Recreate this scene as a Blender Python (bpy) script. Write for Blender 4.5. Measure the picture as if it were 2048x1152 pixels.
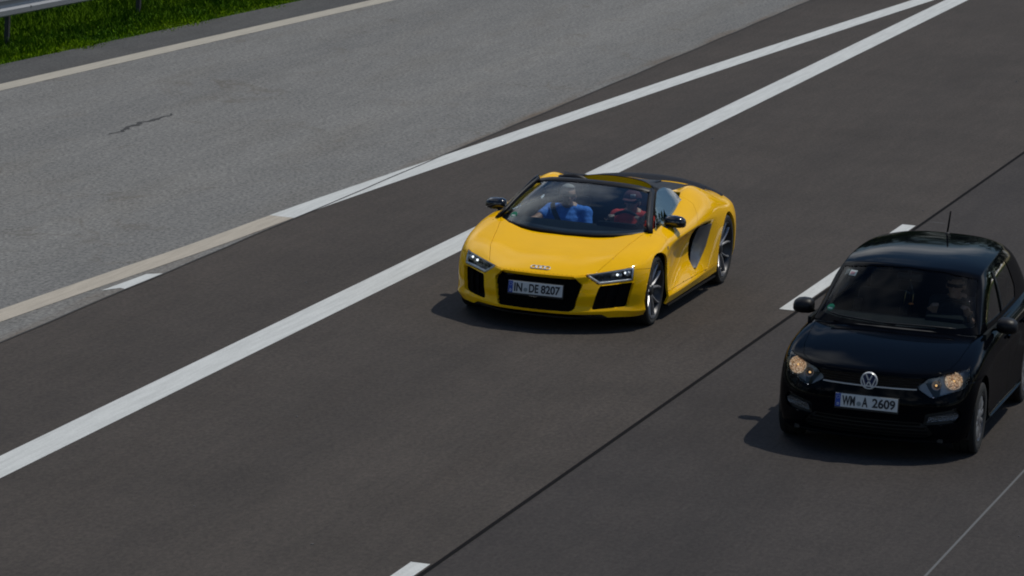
import bpy, bmesh, math, random
from mathutils import Vector, Matrix, noise
from mathutils.bvhtree import BVHTree
for _o in list(bpy.data.objects): bpy.data.objects.remove(_o)
SC = bpy.context.scene
COL = SC.collection
random.seed(7)
rad = math.radians

# ------------------------------------------------------------------ camera
CAM_YAW, CAM_PITCH, CAM_ROLL, CAM_H, CAM_F = 0.27, 0.1725, 0.0605, 7.9451, 9523.06 / 2048 * 36
cy, sy, cp, sp = math.cos(CAM_YAW), math.sin(CAM_YAW), math.cos(CAM_PITCH), math.sin(CAM_PITCH)
_F = Vector((-sy * cp, cy * cp, -sp)); _R = Vector((cy, sy, 0)); _U = _R.cross(_F)
_c, _s = math.cos(CAM_ROLL), math.sin(CAM_ROLL)
_R2 = _R * _c + _U * _s; _U2 = _U * _c - _R * _s
cam = bpy.data.cameras.new('camera'); camo = bpy.data.objects.new('camera', cam); COL.objects.link(camo)
M = Matrix((_R2, _U2, -_F)).transposed().to_4x4(); M.translation = Vector((0, 0, CAM_H)); camo.matrix_world = M
cam.sensor_width = 36; cam.lens = CAM_F; cam.clip_start = 0.5; cam.clip_end = 5000
cam.dof.use_dof = True; cam.dof.focus_distance = 44.0; cam.dof.aperture_fstop = 11.0
SC.camera = camo

# ------------------------------------------------------------------ sky, sun, exposure
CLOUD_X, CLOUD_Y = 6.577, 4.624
SUN_DIR = Vector((.343, .395, 1.0)).normalized()          # towards the sun
SUN_EL = math.asin(SUN_DIR.z); SUN_AZ = math.atan2(SUN_DIR.x, SUN_DIR.y)
wd = bpy.data.worlds.new('World'); SC.world = wd; wd.use_nodes = True
nt = wd.node_tree; nt.nodes.clear()
sky = nt.nodes.new('ShaderNodeTexSky'); sky.sky_type = 'NISHITA'; sky.sun_disc = False
sky.sun_elevation = SUN_EL; sky.sun_rotation = SUN_AZ; sky.air_density = 1.0; sky.dust_density = 0.25
tc = nt.nodes.new('ShaderNodeTexCoord')
sp3 = nt.nodes.new('ShaderNodeSeparateXYZ'); nt.links.new(tc.outputs['Generated'], sp3.inputs[0])
zz_ = nt.nodes.new('ShaderNodeMath'); zz_.operation = 'MAXIMUM'; zz_.inputs[1].default_value = 0.; nt.links.new(sp3.outputs['Z'], zz_.inputs[0])
za_ = nt.nodes.new('ShaderNodeMath'); za_.operation = 'ADD'; za_.inputs[1].default_value = .16; nt.links.new(zz_.outputs[0], za_.inputs[0])
cb_ = nt.nodes.new('ShaderNodeCombineXYZ')                # cloud layer seen as a flat deck overhead
for ax_ in ('X', 'Y'):
    dv_ = nt.nodes.new('ShaderNodeMath'); dv_.operation = 'DIVIDE'; nt.links.new(sp3.outputs[ax_], dv_.inputs[0]); nt.links.new(za_.outputs[0], dv_.inputs[1]); nt.links.new(dv_.outputs[0], cb_.inputs[ax_])
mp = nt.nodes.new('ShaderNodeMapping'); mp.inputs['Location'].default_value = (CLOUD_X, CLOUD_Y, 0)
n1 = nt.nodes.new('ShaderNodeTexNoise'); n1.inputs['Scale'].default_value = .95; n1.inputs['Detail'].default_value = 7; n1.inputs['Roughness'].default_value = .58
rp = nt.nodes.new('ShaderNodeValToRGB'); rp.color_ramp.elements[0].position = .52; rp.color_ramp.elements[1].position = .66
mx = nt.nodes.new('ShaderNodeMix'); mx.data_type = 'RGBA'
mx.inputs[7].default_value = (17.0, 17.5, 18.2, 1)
bg = nt.nodes.new('ShaderNodeBackground'); bg.inputs['Strength'].default_value = 0.075
wo = nt.nodes.new('ShaderNodeOutputWorld')
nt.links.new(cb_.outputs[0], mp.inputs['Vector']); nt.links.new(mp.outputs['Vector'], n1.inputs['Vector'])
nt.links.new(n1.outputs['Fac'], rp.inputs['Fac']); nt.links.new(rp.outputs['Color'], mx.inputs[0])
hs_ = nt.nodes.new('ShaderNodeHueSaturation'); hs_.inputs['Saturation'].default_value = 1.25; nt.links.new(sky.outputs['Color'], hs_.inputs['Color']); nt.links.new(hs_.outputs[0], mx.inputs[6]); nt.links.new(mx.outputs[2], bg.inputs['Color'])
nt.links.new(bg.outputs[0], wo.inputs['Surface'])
sl = bpy.data.lights.new('sun', 'SUN'); sl.energy = 2.6; sl.angle = rad(.55); sl.color = (1, .945, .82)
so = bpy.data.objects.new('sun', sl); COL.objects.link(so); so.rotation_euler = SUN_DIR.to_track_quat('Z', 'Y').to_euler()
so.location = (0, 0, 60)
vs = SC.view_settings; vs.view_transform = 'Standard'; vs.look = 'None'; vs.exposure = -0.10; vs.gamma = 1; vs.use_curve_mapping = False
SC.render.engine = 'CYCLES'
SC.cycles.filter_width = 1.9
SC.cycles.max_bounces = 10; SC.cycles.transparent_max_bounces = 16
SC.cycles.caustics_reflective = False; SC.cycles.caustics_refractive = False
SC.cycles.use_denoising = True

# ------------------------------------------------------------------ materials
MATS = {}
def principled(name, col, rough=.5, metal=0., coat=0., spec=.5, coat_rough=.03, emis=None, estr=0., ior=1.5):
    m = bpy.data.materials.new(name); m.use_nodes = True
    b = m.node_tree.nodes['Principled BSDF']
    b.inputs['Base Color'].default_value = (*col, 1); b.inputs['Roughness'].default_value = rough
    b.inputs['Metallic'].default_value = metal; b.inputs['Coat Weight'].default_value = coat
    b.inputs['Coat Roughness'].default_value = coat_rough; b.inputs['Specular IOR Level'].default_value = spec
    b.inputs['IOR'].default_value = ior
    if emis: b.inputs['Emission Color'].default_value = (*emis, 1); b.inputs['Emission Strength'].default_value = estr
    MATS[name] = m
    return m
def nd(m, t, **kw):
    n = m.node_tree.nodes.new('ShaderNode' + t)
    for k, v in kw.items():
        if k in n.inputs: n.inputs[k].default_value = v
        else: setattr(n, k, v)
    return n
def lk(m, a, b): m.node_tree.links.new(a, b)
def ramp(m, pts):
    r = nd(m, 'ValToRGB'); cr = r.color_ramp
    while len(cr.elements) < len(pts): cr.elements.new(.5)
    for e, (p_, c_) in zip(cr.elements, pts): e.position = p_; e.color = (*c_, 1) if len(c_) == 3 else c_
    return r
def mixc(m, fac, a, b, mode='MIX'):
    x = nd(m, 'Mix', data_type='RGBA', blend_type=mode)
    for s, v in ((0, fac), (6, a), (7, b)):
        if hasattr(v, 'links'): lk(m, v, x.inputs[s])
        elif s == 0: x.inputs[0].default_value = v
        else: x.inputs[s].default_value = (*v, 1)
    return x.outputs[2]
def asphalt(name, c0, c1, speck, warm, grain=260., dirt=None, rough_grain=.62):
    """fine aggregate grain, long traffic streaks along the road (y), large mottling"""
    m = principled(name, c0, .92, spec=.25); b = m.node_tree.nodes['Principled BSDF']
    t = nd(m, 'TexCoord'); P = t.outputs['Object']
    g = nd(m, 'TexNoise', Scale=grain, Detail=2.0, Roughness=.7); lk(m, P, g.inputs['Vector'])
    ms = nd(m, 'Mapping', Scale=(1, .12, 1)); lk(m, P, ms.inputs['Vector'])
    s = nd(m, 'TexNoise', Scale=9., Detail=4., Roughness=.6); lk(m, ms.outputs[0], s.inputs['Vector'])
    mg = nd(m, 'Mapping', Scale=(1, .42, 1)); lk(m, P, mg.inputs['Vector'])
    g2 = nd(m, 'TexNoise', Scale=30., Detail=4., Roughness=.72); lk(m, mg.outputs[0], g2.inputs['Vector'])
    l = nd(m, 'TexNoise', Scale=.55, Detail=5., Roughness=.6); lk(m, P, l.inputs['Vector'])
    r1 = ramp(m, [(.34, c0), (.66, c1)]); lk(m, l.outputs['Fac'], r1.inputs['Fac'])
    r2 = ramp(m, [(.3, (.80, .80, .80)), (.7, (1.16, 1.15, 1.13))]); lk(m, s.outputs['Fac'], r2.inputs['Fac'])
    col = mixc(m, .55, r1.outputs[0], r2.outputs[0], 'MULTIPLY')
    r3 = ramp(m, [(.36, (.60, .60, .61)), (.64, (1.40, 1.40, 1.38))]); lk(m, g2.outputs['Fac'], r3.inputs['Fac'])
    col = mixc(m, rough_grain, col, r3.outputs[0], 'MULTIPLY')
    mt = nd(m, 'Mapping', Scale=(1, .02, 1)); lk(m, P, mt.inputs['Vector'])                    # wheel tracks
    tr = nd(m, 'TexNoise', Scale=.85, Detail=3., Roughness=.5); lk(m, mt.outputs[0], tr.inputs['Vector'])
    r7 = ramp(m, [(.32, (.86, .86, .87)), (.68, (1.12, 1.11, 1.10))]); lk(m, tr.outputs['Fac'], r7.inputs['Fac'])
    col = mixc(m, .8, col, r7.outputs[0], 'MULTIPLY')
    r4 = ramp(m, [(.3, (.5, .5, .5)), (.7, (1.5, 1.5, 1.5))]); lk(m, g.outputs['Fac'], r4.inputs['Fac'])
    col = mixc(m, speck, col, r4.outputs[0], 'MULTIPLY')
    w = nd(m, 'TexNoise', Scale=1.7, Detail=3.); lk(m, ms.outputs[0], w.inputs['Vector'])
    r5 = ramp(m, [(.5, (0, 0, 0)), (.72, (1, 1, 1))]); lk(m, w.outputs['Fac'], r5.inputs['Fac'])
    col = mixc(m, r5.outputs[0], col, mixc(m, .3, col, warm, 'MULTIPLY'))
    if dirt:                                     # thin brown wisps of washed-in soil
        fm = nd(m, 'Mapping', Scale=(1, .55, 1)); lk(m, P, fm.inputs['Vector']); fn = nd(m, 'TexNoise', Scale=.55, Detail=5., Roughness=.55, Distortion=.6); lk(m, fm.outputs[0], fn.inputs['Vector'])
        fr_ = ramp(m, [(.482, (0, 0, 0)), (.5, (1, 1, 1)), (.518, (0, 0, 0))]); lk(m, fn.outputs['Fac'], fr_.inputs['Fac'])
        fk = nd(m, 'TexNoise', Scale=1.1, Detail=3.); lk(m, P, fk.inputs['Vector']); fk2 = ramp(m, [(.46, (0, 0, 0)), (.68, (.5, .5, .5))]); lk(m, fk.outputs['Fac'], fk2.inputs['Fac'])
        col = mixc(m, mixc(m, 1., fr_.outputs[0], fk2.outputs[0], 'MULTIPLY'), col, (.098, .082, .062))
    if dirt:                                     # brown grit collected along a joint at object x = dirt
        sx_ = nd(m, 'SeparateXYZ'); lk(m, P, sx_.inputs[0])
        mr = nd(m, 'MapRange'); lk(m, sx_.outputs['X'], mr.inputs['Value'])
        mr.inputs['From Min'].default_value = dirt - .42; mr.inputs['From Max'].default_value = dirt
        dn = nd(m, 'TexNoise', Scale=5., Detail=4.); lk(m, ms.outputs[0], dn.inputs['Vector'])
        mu = nd(m, 'Math', operation='MULTIPLY'); lk(m, mr.outputs[0], mu.inputs[0]); lk(m, dn.outputs['Fac'], mu.inputs[1])
        r6 = ramp(m, [(.30, (0, 0, 0)), (.62, (.75, .75, .75))]); lk(m, mu.outputs[0], r6.inputs['Fac'])
        col = mixc(m, r6.outputs[0], col, (.115, .082, .055))
    lk(m, col, b.inputs['Base Color'])
    bp = nd(m, 'Bump', Strength=.35, Distance=.006); lk(m, g2.outputs['Fac'], bp.inputs['Height']); lk(m, bp.outputs[0], b.inputs['Normal'])
    return m
asphalt('asphalt_dark', (0.0477, 0.0405, 0.0357), (0.0580, 0.0491, 0.0433), .35, (.84, .80, .76), rough_grain=.55)
asphalt('asphalt_near', (0.0370, 0.0320, 0.0305), (0.0450, 0.0391, 0.0367), .35, (.86, .83, .80), rough_grain=.55)
asphalt('asphalt_grey', (0.1607, 0.1603, 0.1563), (0.1740, 0.1728, 0.1682), .45, (.80, .74, .66), 200., dirt=-15.30, rough_grain=.95)
asphalt('asphalt_edge', (0.0665, 0.0672, 0.0677), (0.0852, 0.0850, 0.0840), .45, (.85, .8, .75), 200.)
def paint_line(name, c, wear):
    m = principled(name, c, .7, spec=.3); b = m.node_tree.nodes['Principled BSDF']
    t = nd(m, 'TexCoord'); ms = nd(m, 'Mapping', Scale=(1, .05, 1)); lk(m, t.outputs['Object'], ms.inputs['Vector'])
    s = nd(m, 'TexNoise', Scale=22., Detail=4., Roughness=.65); lk(m, ms.outputs[0], s.inputs['Vector'])
    r = ramp(m, [(.3, tuple(wear * x for x in c)), (.62, c)]); lk(m, s.outputs['Fac'], r.inputs['Fac'])
    g = nd(m, 'TexNoise', Scale=70., Detail=3.); lk(m, t.outputs['Object'], g.inputs['Vector'])
    r2 = ramp(m, [(.3, (.8, .8, .8)), (.7, (1.1, 1.1, 1.1))]); lk(m, g.outputs['Fac'], r2.inputs['Fac'])
    lk(m, mixc(m, .6, r.outputs[0], r2.outputs[0], 'MULTIPLY'), b.inputs['Base Color'])
    return m
paint_line('line_white', (0.5880, 0.6006, 0.5880), .82)
paint_line('line_beige', (.445, .395, .325), .80)
paint_line('line_edge', (.425, .390, .325), .80)
principled('bitumen', (.009, .0085, .009), .95, spec=.05)
principled('crack', (.035, .034, .034), .9)
principled('pale_joint', (.105, .108, .11), .85)
principled('galvanised', (.34, .35, .365), .48, .55)
principled('post_steel', (.05, .05, .052), .65, .3)
principled('soil', (.045, .035, .02), .95)
def grass_mat(name, a, b_):
    m = principled(name, a, .8, spec=.06); b = m.node_tree.nodes['Principled BSDF']
    t = nd(m, 'TexCoord'); n = nd(m, 'TexNoise', Scale=1.1, Detail=5.); lk(m, t.outputs['Object'], n.inputs['Vector'])
    r = ramp(m, [(.36, a), (.66, b_)]); lk(m, n.outputs['Fac'], r.inputs['Fac'])
    n2 = nd(m, 'TexNoise', Scale=14., Detail=3.); lk(m, t.outputs['Object'], n2.inputs['Vector'])
    r2 = ramp(m, [(.3, (.6, .6, .6)), (.7, (1.35, 1.3, 1.2))]); lk(m, n2.outputs['Fac'], r2.inputs['Fac'])
    lk(m, mixc(m, 1., r.outputs[0], r2.outputs[0], 'MULTIPLY'), b.inputs['Base Color'])
    return m
grass_mat('grass', (.030, .088, .001), (.095, .180, .002))
grass_mat('grass_edge', (.100, .205, .001), (.185, .290, .002))
grass_mat('leaves', (.025, .05, .012), (.045, .085, .018))
grass_mat('verge', (.022, .055, .004), (.045, .08, .006))
def flaked_paint(name, col, rough, spec, coat=1., cior=1.35):
    m = principled(name, col, rough, coat=coat, spec=spec, coat_rough=.055); b = m.node_tree.nodes['Principled BSDF']; b.inputs['Coat IOR'].default_value = cior
    t = nd(m, 'TexCoord'); n = nd(m, 'TexNoise', Scale=5., Detail=4.); lk(m, t.outputs['Object'], n.inputs['Vector'])
    r = ramp(m, [(.35, tuple(.975 * c for c in col)), (.65, tuple(min(1, 1.015 * c) for c in col))])
    lk(m, n.outputs['Fac'], r.inputs['Fac']); lk(m, r.outputs[0], b.inputs['Base Color'])
    return m
flaked_paint('yellow_paint', (.97, .525, .004), .5, .0, .75, 1.35)
flaked_paint('black_paint', (.0016, .0020, .0034), .6, .0, .42, 1.25)
principled('gloss_black', (.006, .006, .007), .12, coat=.6)
principled('satin_black', (.007, .0075, .010), .45, spec=.25)
principled('plastic_black', (.014, .014, .015), .6)
principled('carbon', (.007, .007, .009), .5, spec=.22)
principled('blade_grey', (.085, .085, .09), .35, coat=.6, coat_rough=.08)
principled('light_guide', (.74, .76, .79), .3, .2)
principled('void_black', (.004, .004, .0045), .8, spec=.08)
principled('silver_trim', (.66, .67, .68), .35, .35)
principled('rubber', (.012, .012, .012), .8)
principled('alloy', (.37, .37, .39), .36, .7)
principled('alloy_dark', (.055, .055, .06), .38, .7)
principled('steel_cap', (.36, .36, .375), .35, .7)
principled('brake', (.11, .105, .10), .4, .8)
principled('chrome', (.78, .79, .80), .12, 1.)
principled('chrome_soft', (.62, .63, .65), .25, 1.)
principled('reflector', (.55, .56, .58), .3, .9)
principled('reflector_warm', (.72, .55, .42), .42, .6, emis=(1, .62, .36), estr=.10)
principled('lamp_inner', (.10, .10, .11), .35, .5)
principled('lamp_silver', (.24, .24, .25), .4, .5)
principled('fog_glass', (.11, .115, .125), .25, .5)
principled('led', (.8, .85, .9), .2, emis=(.9, .96, 1.), estr=1.6)
principled('bulb_warm', (.9, .6, .3), .2, emis=(1, .55, .18), estr=.9)
principled('leather', (.007, .007, .008), .6, spec=.25)
principled('leather_brown', (.045, .022, .011), .6, spec=.25)
principled('dash', (.006, .008, .009), .85, spec=.15)
principled('plate_white', (.62, .63, .63), .45)
principled('plate_blue', (.010, .062, .36), .4)
principled('plate_ink', (.012, .014, .022), .5)
principled('seal_grey', (.22, .26, .27), .5)
principled('emblem_blue', (.008, .020, .085), .25, coat=.6)
principled('sticker_green', (.0, .19, .095), .5)
principled('sticker_white', (.6, .62, .6), .5)
principled('sticker_pink', (.42, .22, .24), .5)
principled('skin', (.46, .255, .175), .55)
principled('shirt_blue', (.060, .245, .78), .8)
principled('shirt_red', (.55, .028, .022), .8)
principled('shirt_dark', (.02, .022, .026), .85)
principled('trousers', (.03, .035, .05), .85)
principled('hair', (.035, .025, .018), .7)
principled('hair_grey', (.30, .27, .24), .7)
principled('shades', (.004, .004, .005), .35, spec=.15)
principled('cap_dark', (.10, .022, .026), .8)
principled('cap_sunlit', (.62, .60, .60), .8)
principled('belt', (.010, .010, .011), .8)
principled('ornament_gold', (.55, .34, .12), .35, .7)
principled('ornament_orange', (.62, .17, .03), .5)
_m = MATS['reflector_warm']; _t = nd(_m, 'TexCoord'); _v = nd(_m, 'TexVoronoi', Scale=95.); lk(_m, _t.outputs['Object'], _v.inputs['Vector'])
_r = ramp(_m, [(.15, (.22, .13, .07)), (.5, (.72, .44, .24)), (.85, (1., .84, .62))]); lk(_m, _v.outputs['Color'], _r.inputs['Fac'])  # sparkle and bulb glow painted into the reflector's colour and emission
for _i in ('Base Color', 'Emission Color'): lk(_m, _r.outputs[0], _m.node_tree.nodes['Principled BSDF'].inputs[_i])
_m.node_tree.nodes['Principled BSDF'].inputs['Emission Strength'].default_value = .30
for _n in ('reflector_warm', 'reflector', 'fog_glass'):
    _m = MATS[_n]; _t = nd(_m, 'TexCoord'); _v = nd(_m, 'TexVoronoi', Scale=70.); lk(_m, _t.outputs['Object'], _v.inputs['Vector'])
    _b = nd(_m, 'Bump', Strength=.8, Distance=.01); lk(_m, _v.outputs['Distance'], _b.inputs['Height']); lk(_m, _b.outputs[0], _m.node_tree.nodes['Principled BSDF'].inputs['Normal'])
for _n in ('shirt_blue', 'shirt_red', 'shirt_dark', 'trousers'):
    _m = MATS[_n]; _t = nd(_m, 'TexCoord'); _mp = nd(_m, 'Mapping', Scale=(1, 1, .55)); lk(_m, _t.outputs['Object'], _mp.inputs['Vector']); _v = nd(_m, 'TexNoise', Scale=11., Detail=3., Distortion=1.2); lk(_m, _mp.outputs[0], _v.inputs['Vector'])
    _b = nd(_m, 'Bump', Strength=.7, Distance=.016); lk(_m, _v.outputs['Fac'], _b.inputs['Height']); lk(_m, _b.outputs[0], _m.node_tree.nodes['Principled BSDF'].inputs['Normal'])
def glass(name, tint, f0=.045, rough=0.):
    m = bpy.data.materials.new(name); m.use_nodes = True; m.node_tree.nodes.clear(); MATS[name] = m
    o = nd(m, 'OutputMaterial'); mixs = nd(m, 'MixShader'); tr = nd(m, 'BsdfTransparent'); gl = nd(m, 'BsdfGlossy')
    tr.inputs['Color'].default_value = (*tint, 1); gl.inputs['Roughness'].default_value = rough
    lw = nd(m, 'LayerWeight'); lw.inputs['Blend'].default_value = .5
    pw = nd(m, 'Math', operation='POWER'); pw.inputs[1].default_value = 5; lk(m, lw.outputs['Facing'], pw.inputs[0])
    ma = nd(m, 'Math', operation='MULTIPLY_ADD'); ma.inputs[1].default_value = 1 - f0; ma.inputs[2].default_value = f0; lk(m, pw.outputs[0], ma.inputs[0])
    lk(m, ma.outputs[0], mixs.inputs[0]); lk(m, tr.outputs[0], mixs.inputs[1]); lk(m, gl.outputs[0], mixs.inputs[2])
    lk(m, mixs.outputs[0], o.inputs['Surface'])
    return m
glass('windscreen', (.71, .79, .83), .04); glass('side_glass', (.60, .66, .68), .20); glass('windscreen_tinted', (.60, .69, .73), .014); glass('lamp_glass', (.90, .92, .93))
glass('window_tint', (.34, .37, .38))

# ------------------------------------------------------------------ object helpers
def link(name, me, mat=None, parent=None, smooth=False):
    o = bpy.data.objects.new(name, me); COL.objects.link(o)
    if mat: me.materials.append(MATS[mat])
    if parent is not None: o.parent = parent
    if smooth:
        for p_ in me.polygons: p_.use_smooth = True
    return o
def tag(o, label=None, cat=None, group=None, kind=None):
    if label: o['label'] = label
    if cat: o['category'] = cat
    if group: o['group'] = group
    if kind: o['kind'] = kind
    return o
def empty(name, loc, rz=0.):
    o = bpy.data.objects.new(name, None); COL.objects.link(o); o.location = loc; o.rotation_euler = (0, 0, rz); o.empty_display_size = .2
    return o
def mesh_py(name, v, f):
    me = bpy.data.meshes.new(name); me.from_pydata([tuple(p_) for p_ in v], [], f); me.update(); return me
def pyobj(name, v, f, mat, parent=None, smooth=False):
    return link(name, mesh_py(name, v, f), mat, parent, smooth)
def bmobj(name, bm, mat, parent=None, smooth=False, sharp=None):
    bmesh.ops.recalc_face_normals(bm, faces=bm.faces)
    me = bpy.data.meshes.new(name); bm.to_mesh(me); bm.free()
    o = link(name, me, mat, parent, smooth)
    if smooth and sharp: me.set_sharp_from_angle(angle=rad(sharp))
    return o
def add_box(bm, c, s, rot=None, bevel=0.):
    r = bmesh.ops.create_cube(bm, size=1.); vs_ = r['verts']
    m = Matrix.Translation(c) @ (rot.to_4x4() if rot else Matrix.Identity(4)) @ Matrix.Diagonal((*s, 1))
    bmesh.ops.transform(bm, matrix=m, verts=vs_)
    if bevel:
        es = list({e for v in vs_ for e in v.link_edges})
        bmesh.ops.bevel(bm, geom=es, offset=bevel, segments=2, affect='EDGES', profile=.6)
    return vs_
def tube(pts, r, seg=8, closed=False, taper=None):
    """verts, faces of a tube through pts"""
    V, Fc = [], []; n = len(pts); P = [Vector(p_) for p_ in pts]
    up = Vector((0.123, .31, .94))
    for i in range(n):
        a = P[i - 1] if (i or closed) else P[i]; b = P[(i + 1) % n] if (i < n - 1 or closed) else P[i]
        d = (b - a).normalized(); s_ = d.cross(up)
        if s_.length < .05: s_ = d.cross(Vector((1, 0, 0)))
        s_.normalize(); t_ = s_.cross(d); rr = taper[i] if taper else r
        for k in range(seg):
            an = 2 * math.pi * k / seg; V.append(P[i] + (s_ * math.cos(an) + t_ * math.sin(an)) * rr)
    for i in range(n if closed else n - 1):
        for k in range(seg):
            j = (i + 1) % n
            Fc.append((i * seg + k, i * seg + (k + 1) % seg, j * seg + (k + 1) % seg, j * seg + k))
    if not closed:
        Fc.append(tuple(range(seg))[::-1]); Fc.append(tuple((n - 1) * seg + k for k in range(seg)))
    return V, Fc
def lathe(prof, seg=48, axis='x', c=(0, 0, 0), closed=False):
    """revolve profile [(axial, radius)] about axis"""
    V, Fc = [], []; n = len(prof)
    for k in range(seg):
        a = 2 * math.pi * k / seg; ca, sa = math.cos(a), math.sin(a)
        for (h, r) in prof:
            if axis == 'x': V.append((c[0] + h, c[1] + r * ca, c[2] + r * sa))
            elif axis == 'y': V.append((c[0] + r * ca, c[1] + h, c[2] + r * sa))
            else: V.append((c[0] + r * ca, c[1] + r * sa, c[2] + h))
    m = n if closed else n - 1
    for k in range(seg):
        k2 = (k + 1) % seg
        for i in range(m):
            i2 = (i + 1) % n
            Fc.append((k * n + i, k * n + i2, k2 * n + i2, k2 * n + i))
    return V, Fc
def clean(me):
    bm = bmesh.new(); bm.from_mesh(me); bmesh.ops.remove_doubles(bm, verts=bm.verts, dist=1e-5)
    bmesh.ops.recalc_face_normals(bm, faces=bm.faces); bm.to_mesh(me); bm.free(); return me
def text_obj(name, s, size, mat, parent, mw, xs=1., bold=0., ext=.0015, fit=None):
    """lettering as a thin mesh; fit = (width, height) scales the string to that box, lower left at the origin"""
    cu = bpy.data.curves.new(name, 'FONT'); cu.body = s; cu.size = size; cu.extrude = ext; cu.offset = bold; cu.resolution_u = 4
    to = bpy.data.objects.new(name + '_tmp', cu); COL.objects.link(to)
    bpy.context.view_layer.update()
    me = bpy.data.meshes.new_from_object(to.evaluated_get(bpy.context.evaluated_depsgraph_get()))
    bpy.data.objects.remove(to)
    if fit:
        x_ = [v.co.x for v in me.vertices]; y_ = [v.co.y for v in me.vertices]
        me.transform(Matrix.Diagonal((fit[0] / (max(x_) - min(x_)), fit[1] / (max(y_) - min(y_)), 1, 1)) @ Matrix.Translation((-min(x_), -min(y_), 0)))
    me.transform(mw @ Matrix.Diagonal((xs, 1, 1, 1)))
    return link(name, me, mat, parent)
def interp(xs, ys, x):
    if x <= xs[0]: return ys[0]
    for a in range(len(xs) - 1):
        if x <= xs[a + 1]:
            t = (x - xs[a]) / (xs[a + 1] - xs[a]); return ys[a] + (ys[a + 1] - ys[a]) * t
    return ys[-1]
def inpoly(p_, poly):
    x, y = p_; c = False; n = len(poly); j = n - 1
    for i in range(n):
        xi, yi = poly[i]; xj, yj = poly[j]
        if (yi > y) != (yj > y) and x < (xj - xi) * (y - yi) / (yj - yi) + xi: c = not c
        j = i
    return c
def rounded(poly, r, n=4):
    """round the corners of a 2D polygon"""
    out = []; m = len(poly)
    for i in range(m):
        p0, p1, p2 = Vector(poly[i - 1]), Vector(poly[i]), Vector(poly[(i + 1) % m])
        d0, d2 = (p0 - p1), (p2 - p1); rr = min(r, d0.length * .45, d2.length * .45)
        a, b = p1 + d0.normalized() * rr, p1 + d2.normalized() * rr
        for k in range(n + 1):
            t = k / n; out.append(tuple(a * (1 - t) ** 2 + p1 * 2 * t * (1 - t) + b * t * t))
    return out
def inset_poly(poly, d):
    """shift polygon edges inwards by d (simple mitre)"""
    n = len(poly); area = sum(poly[i][0] * poly[(i + 1) % n][1] - poly[(i + 1) % n][0] * poly[i][1] for i in range(n)); s_ = 1 if area > 0 else -1
    out = []
    for i in range(n):
        p0, p1, p2 = Vector(poly[i - 1]), Vector(poly[i]), Vector(poly[(i + 1) % n])
        e0, e1 = (p1 - p0).normalized(), (p2 - p1).normalized()
        n0, n1_ = Vector((-e0.y, e0.x)) * s_, Vector((-e1.y, e1.x)) * s_
        b = n0 + n1_; k = d / max(.35, (1 + n0.dot(n1_)) * .5) / 2
        out.append(tuple(p1 + b * k))
    return out

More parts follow.
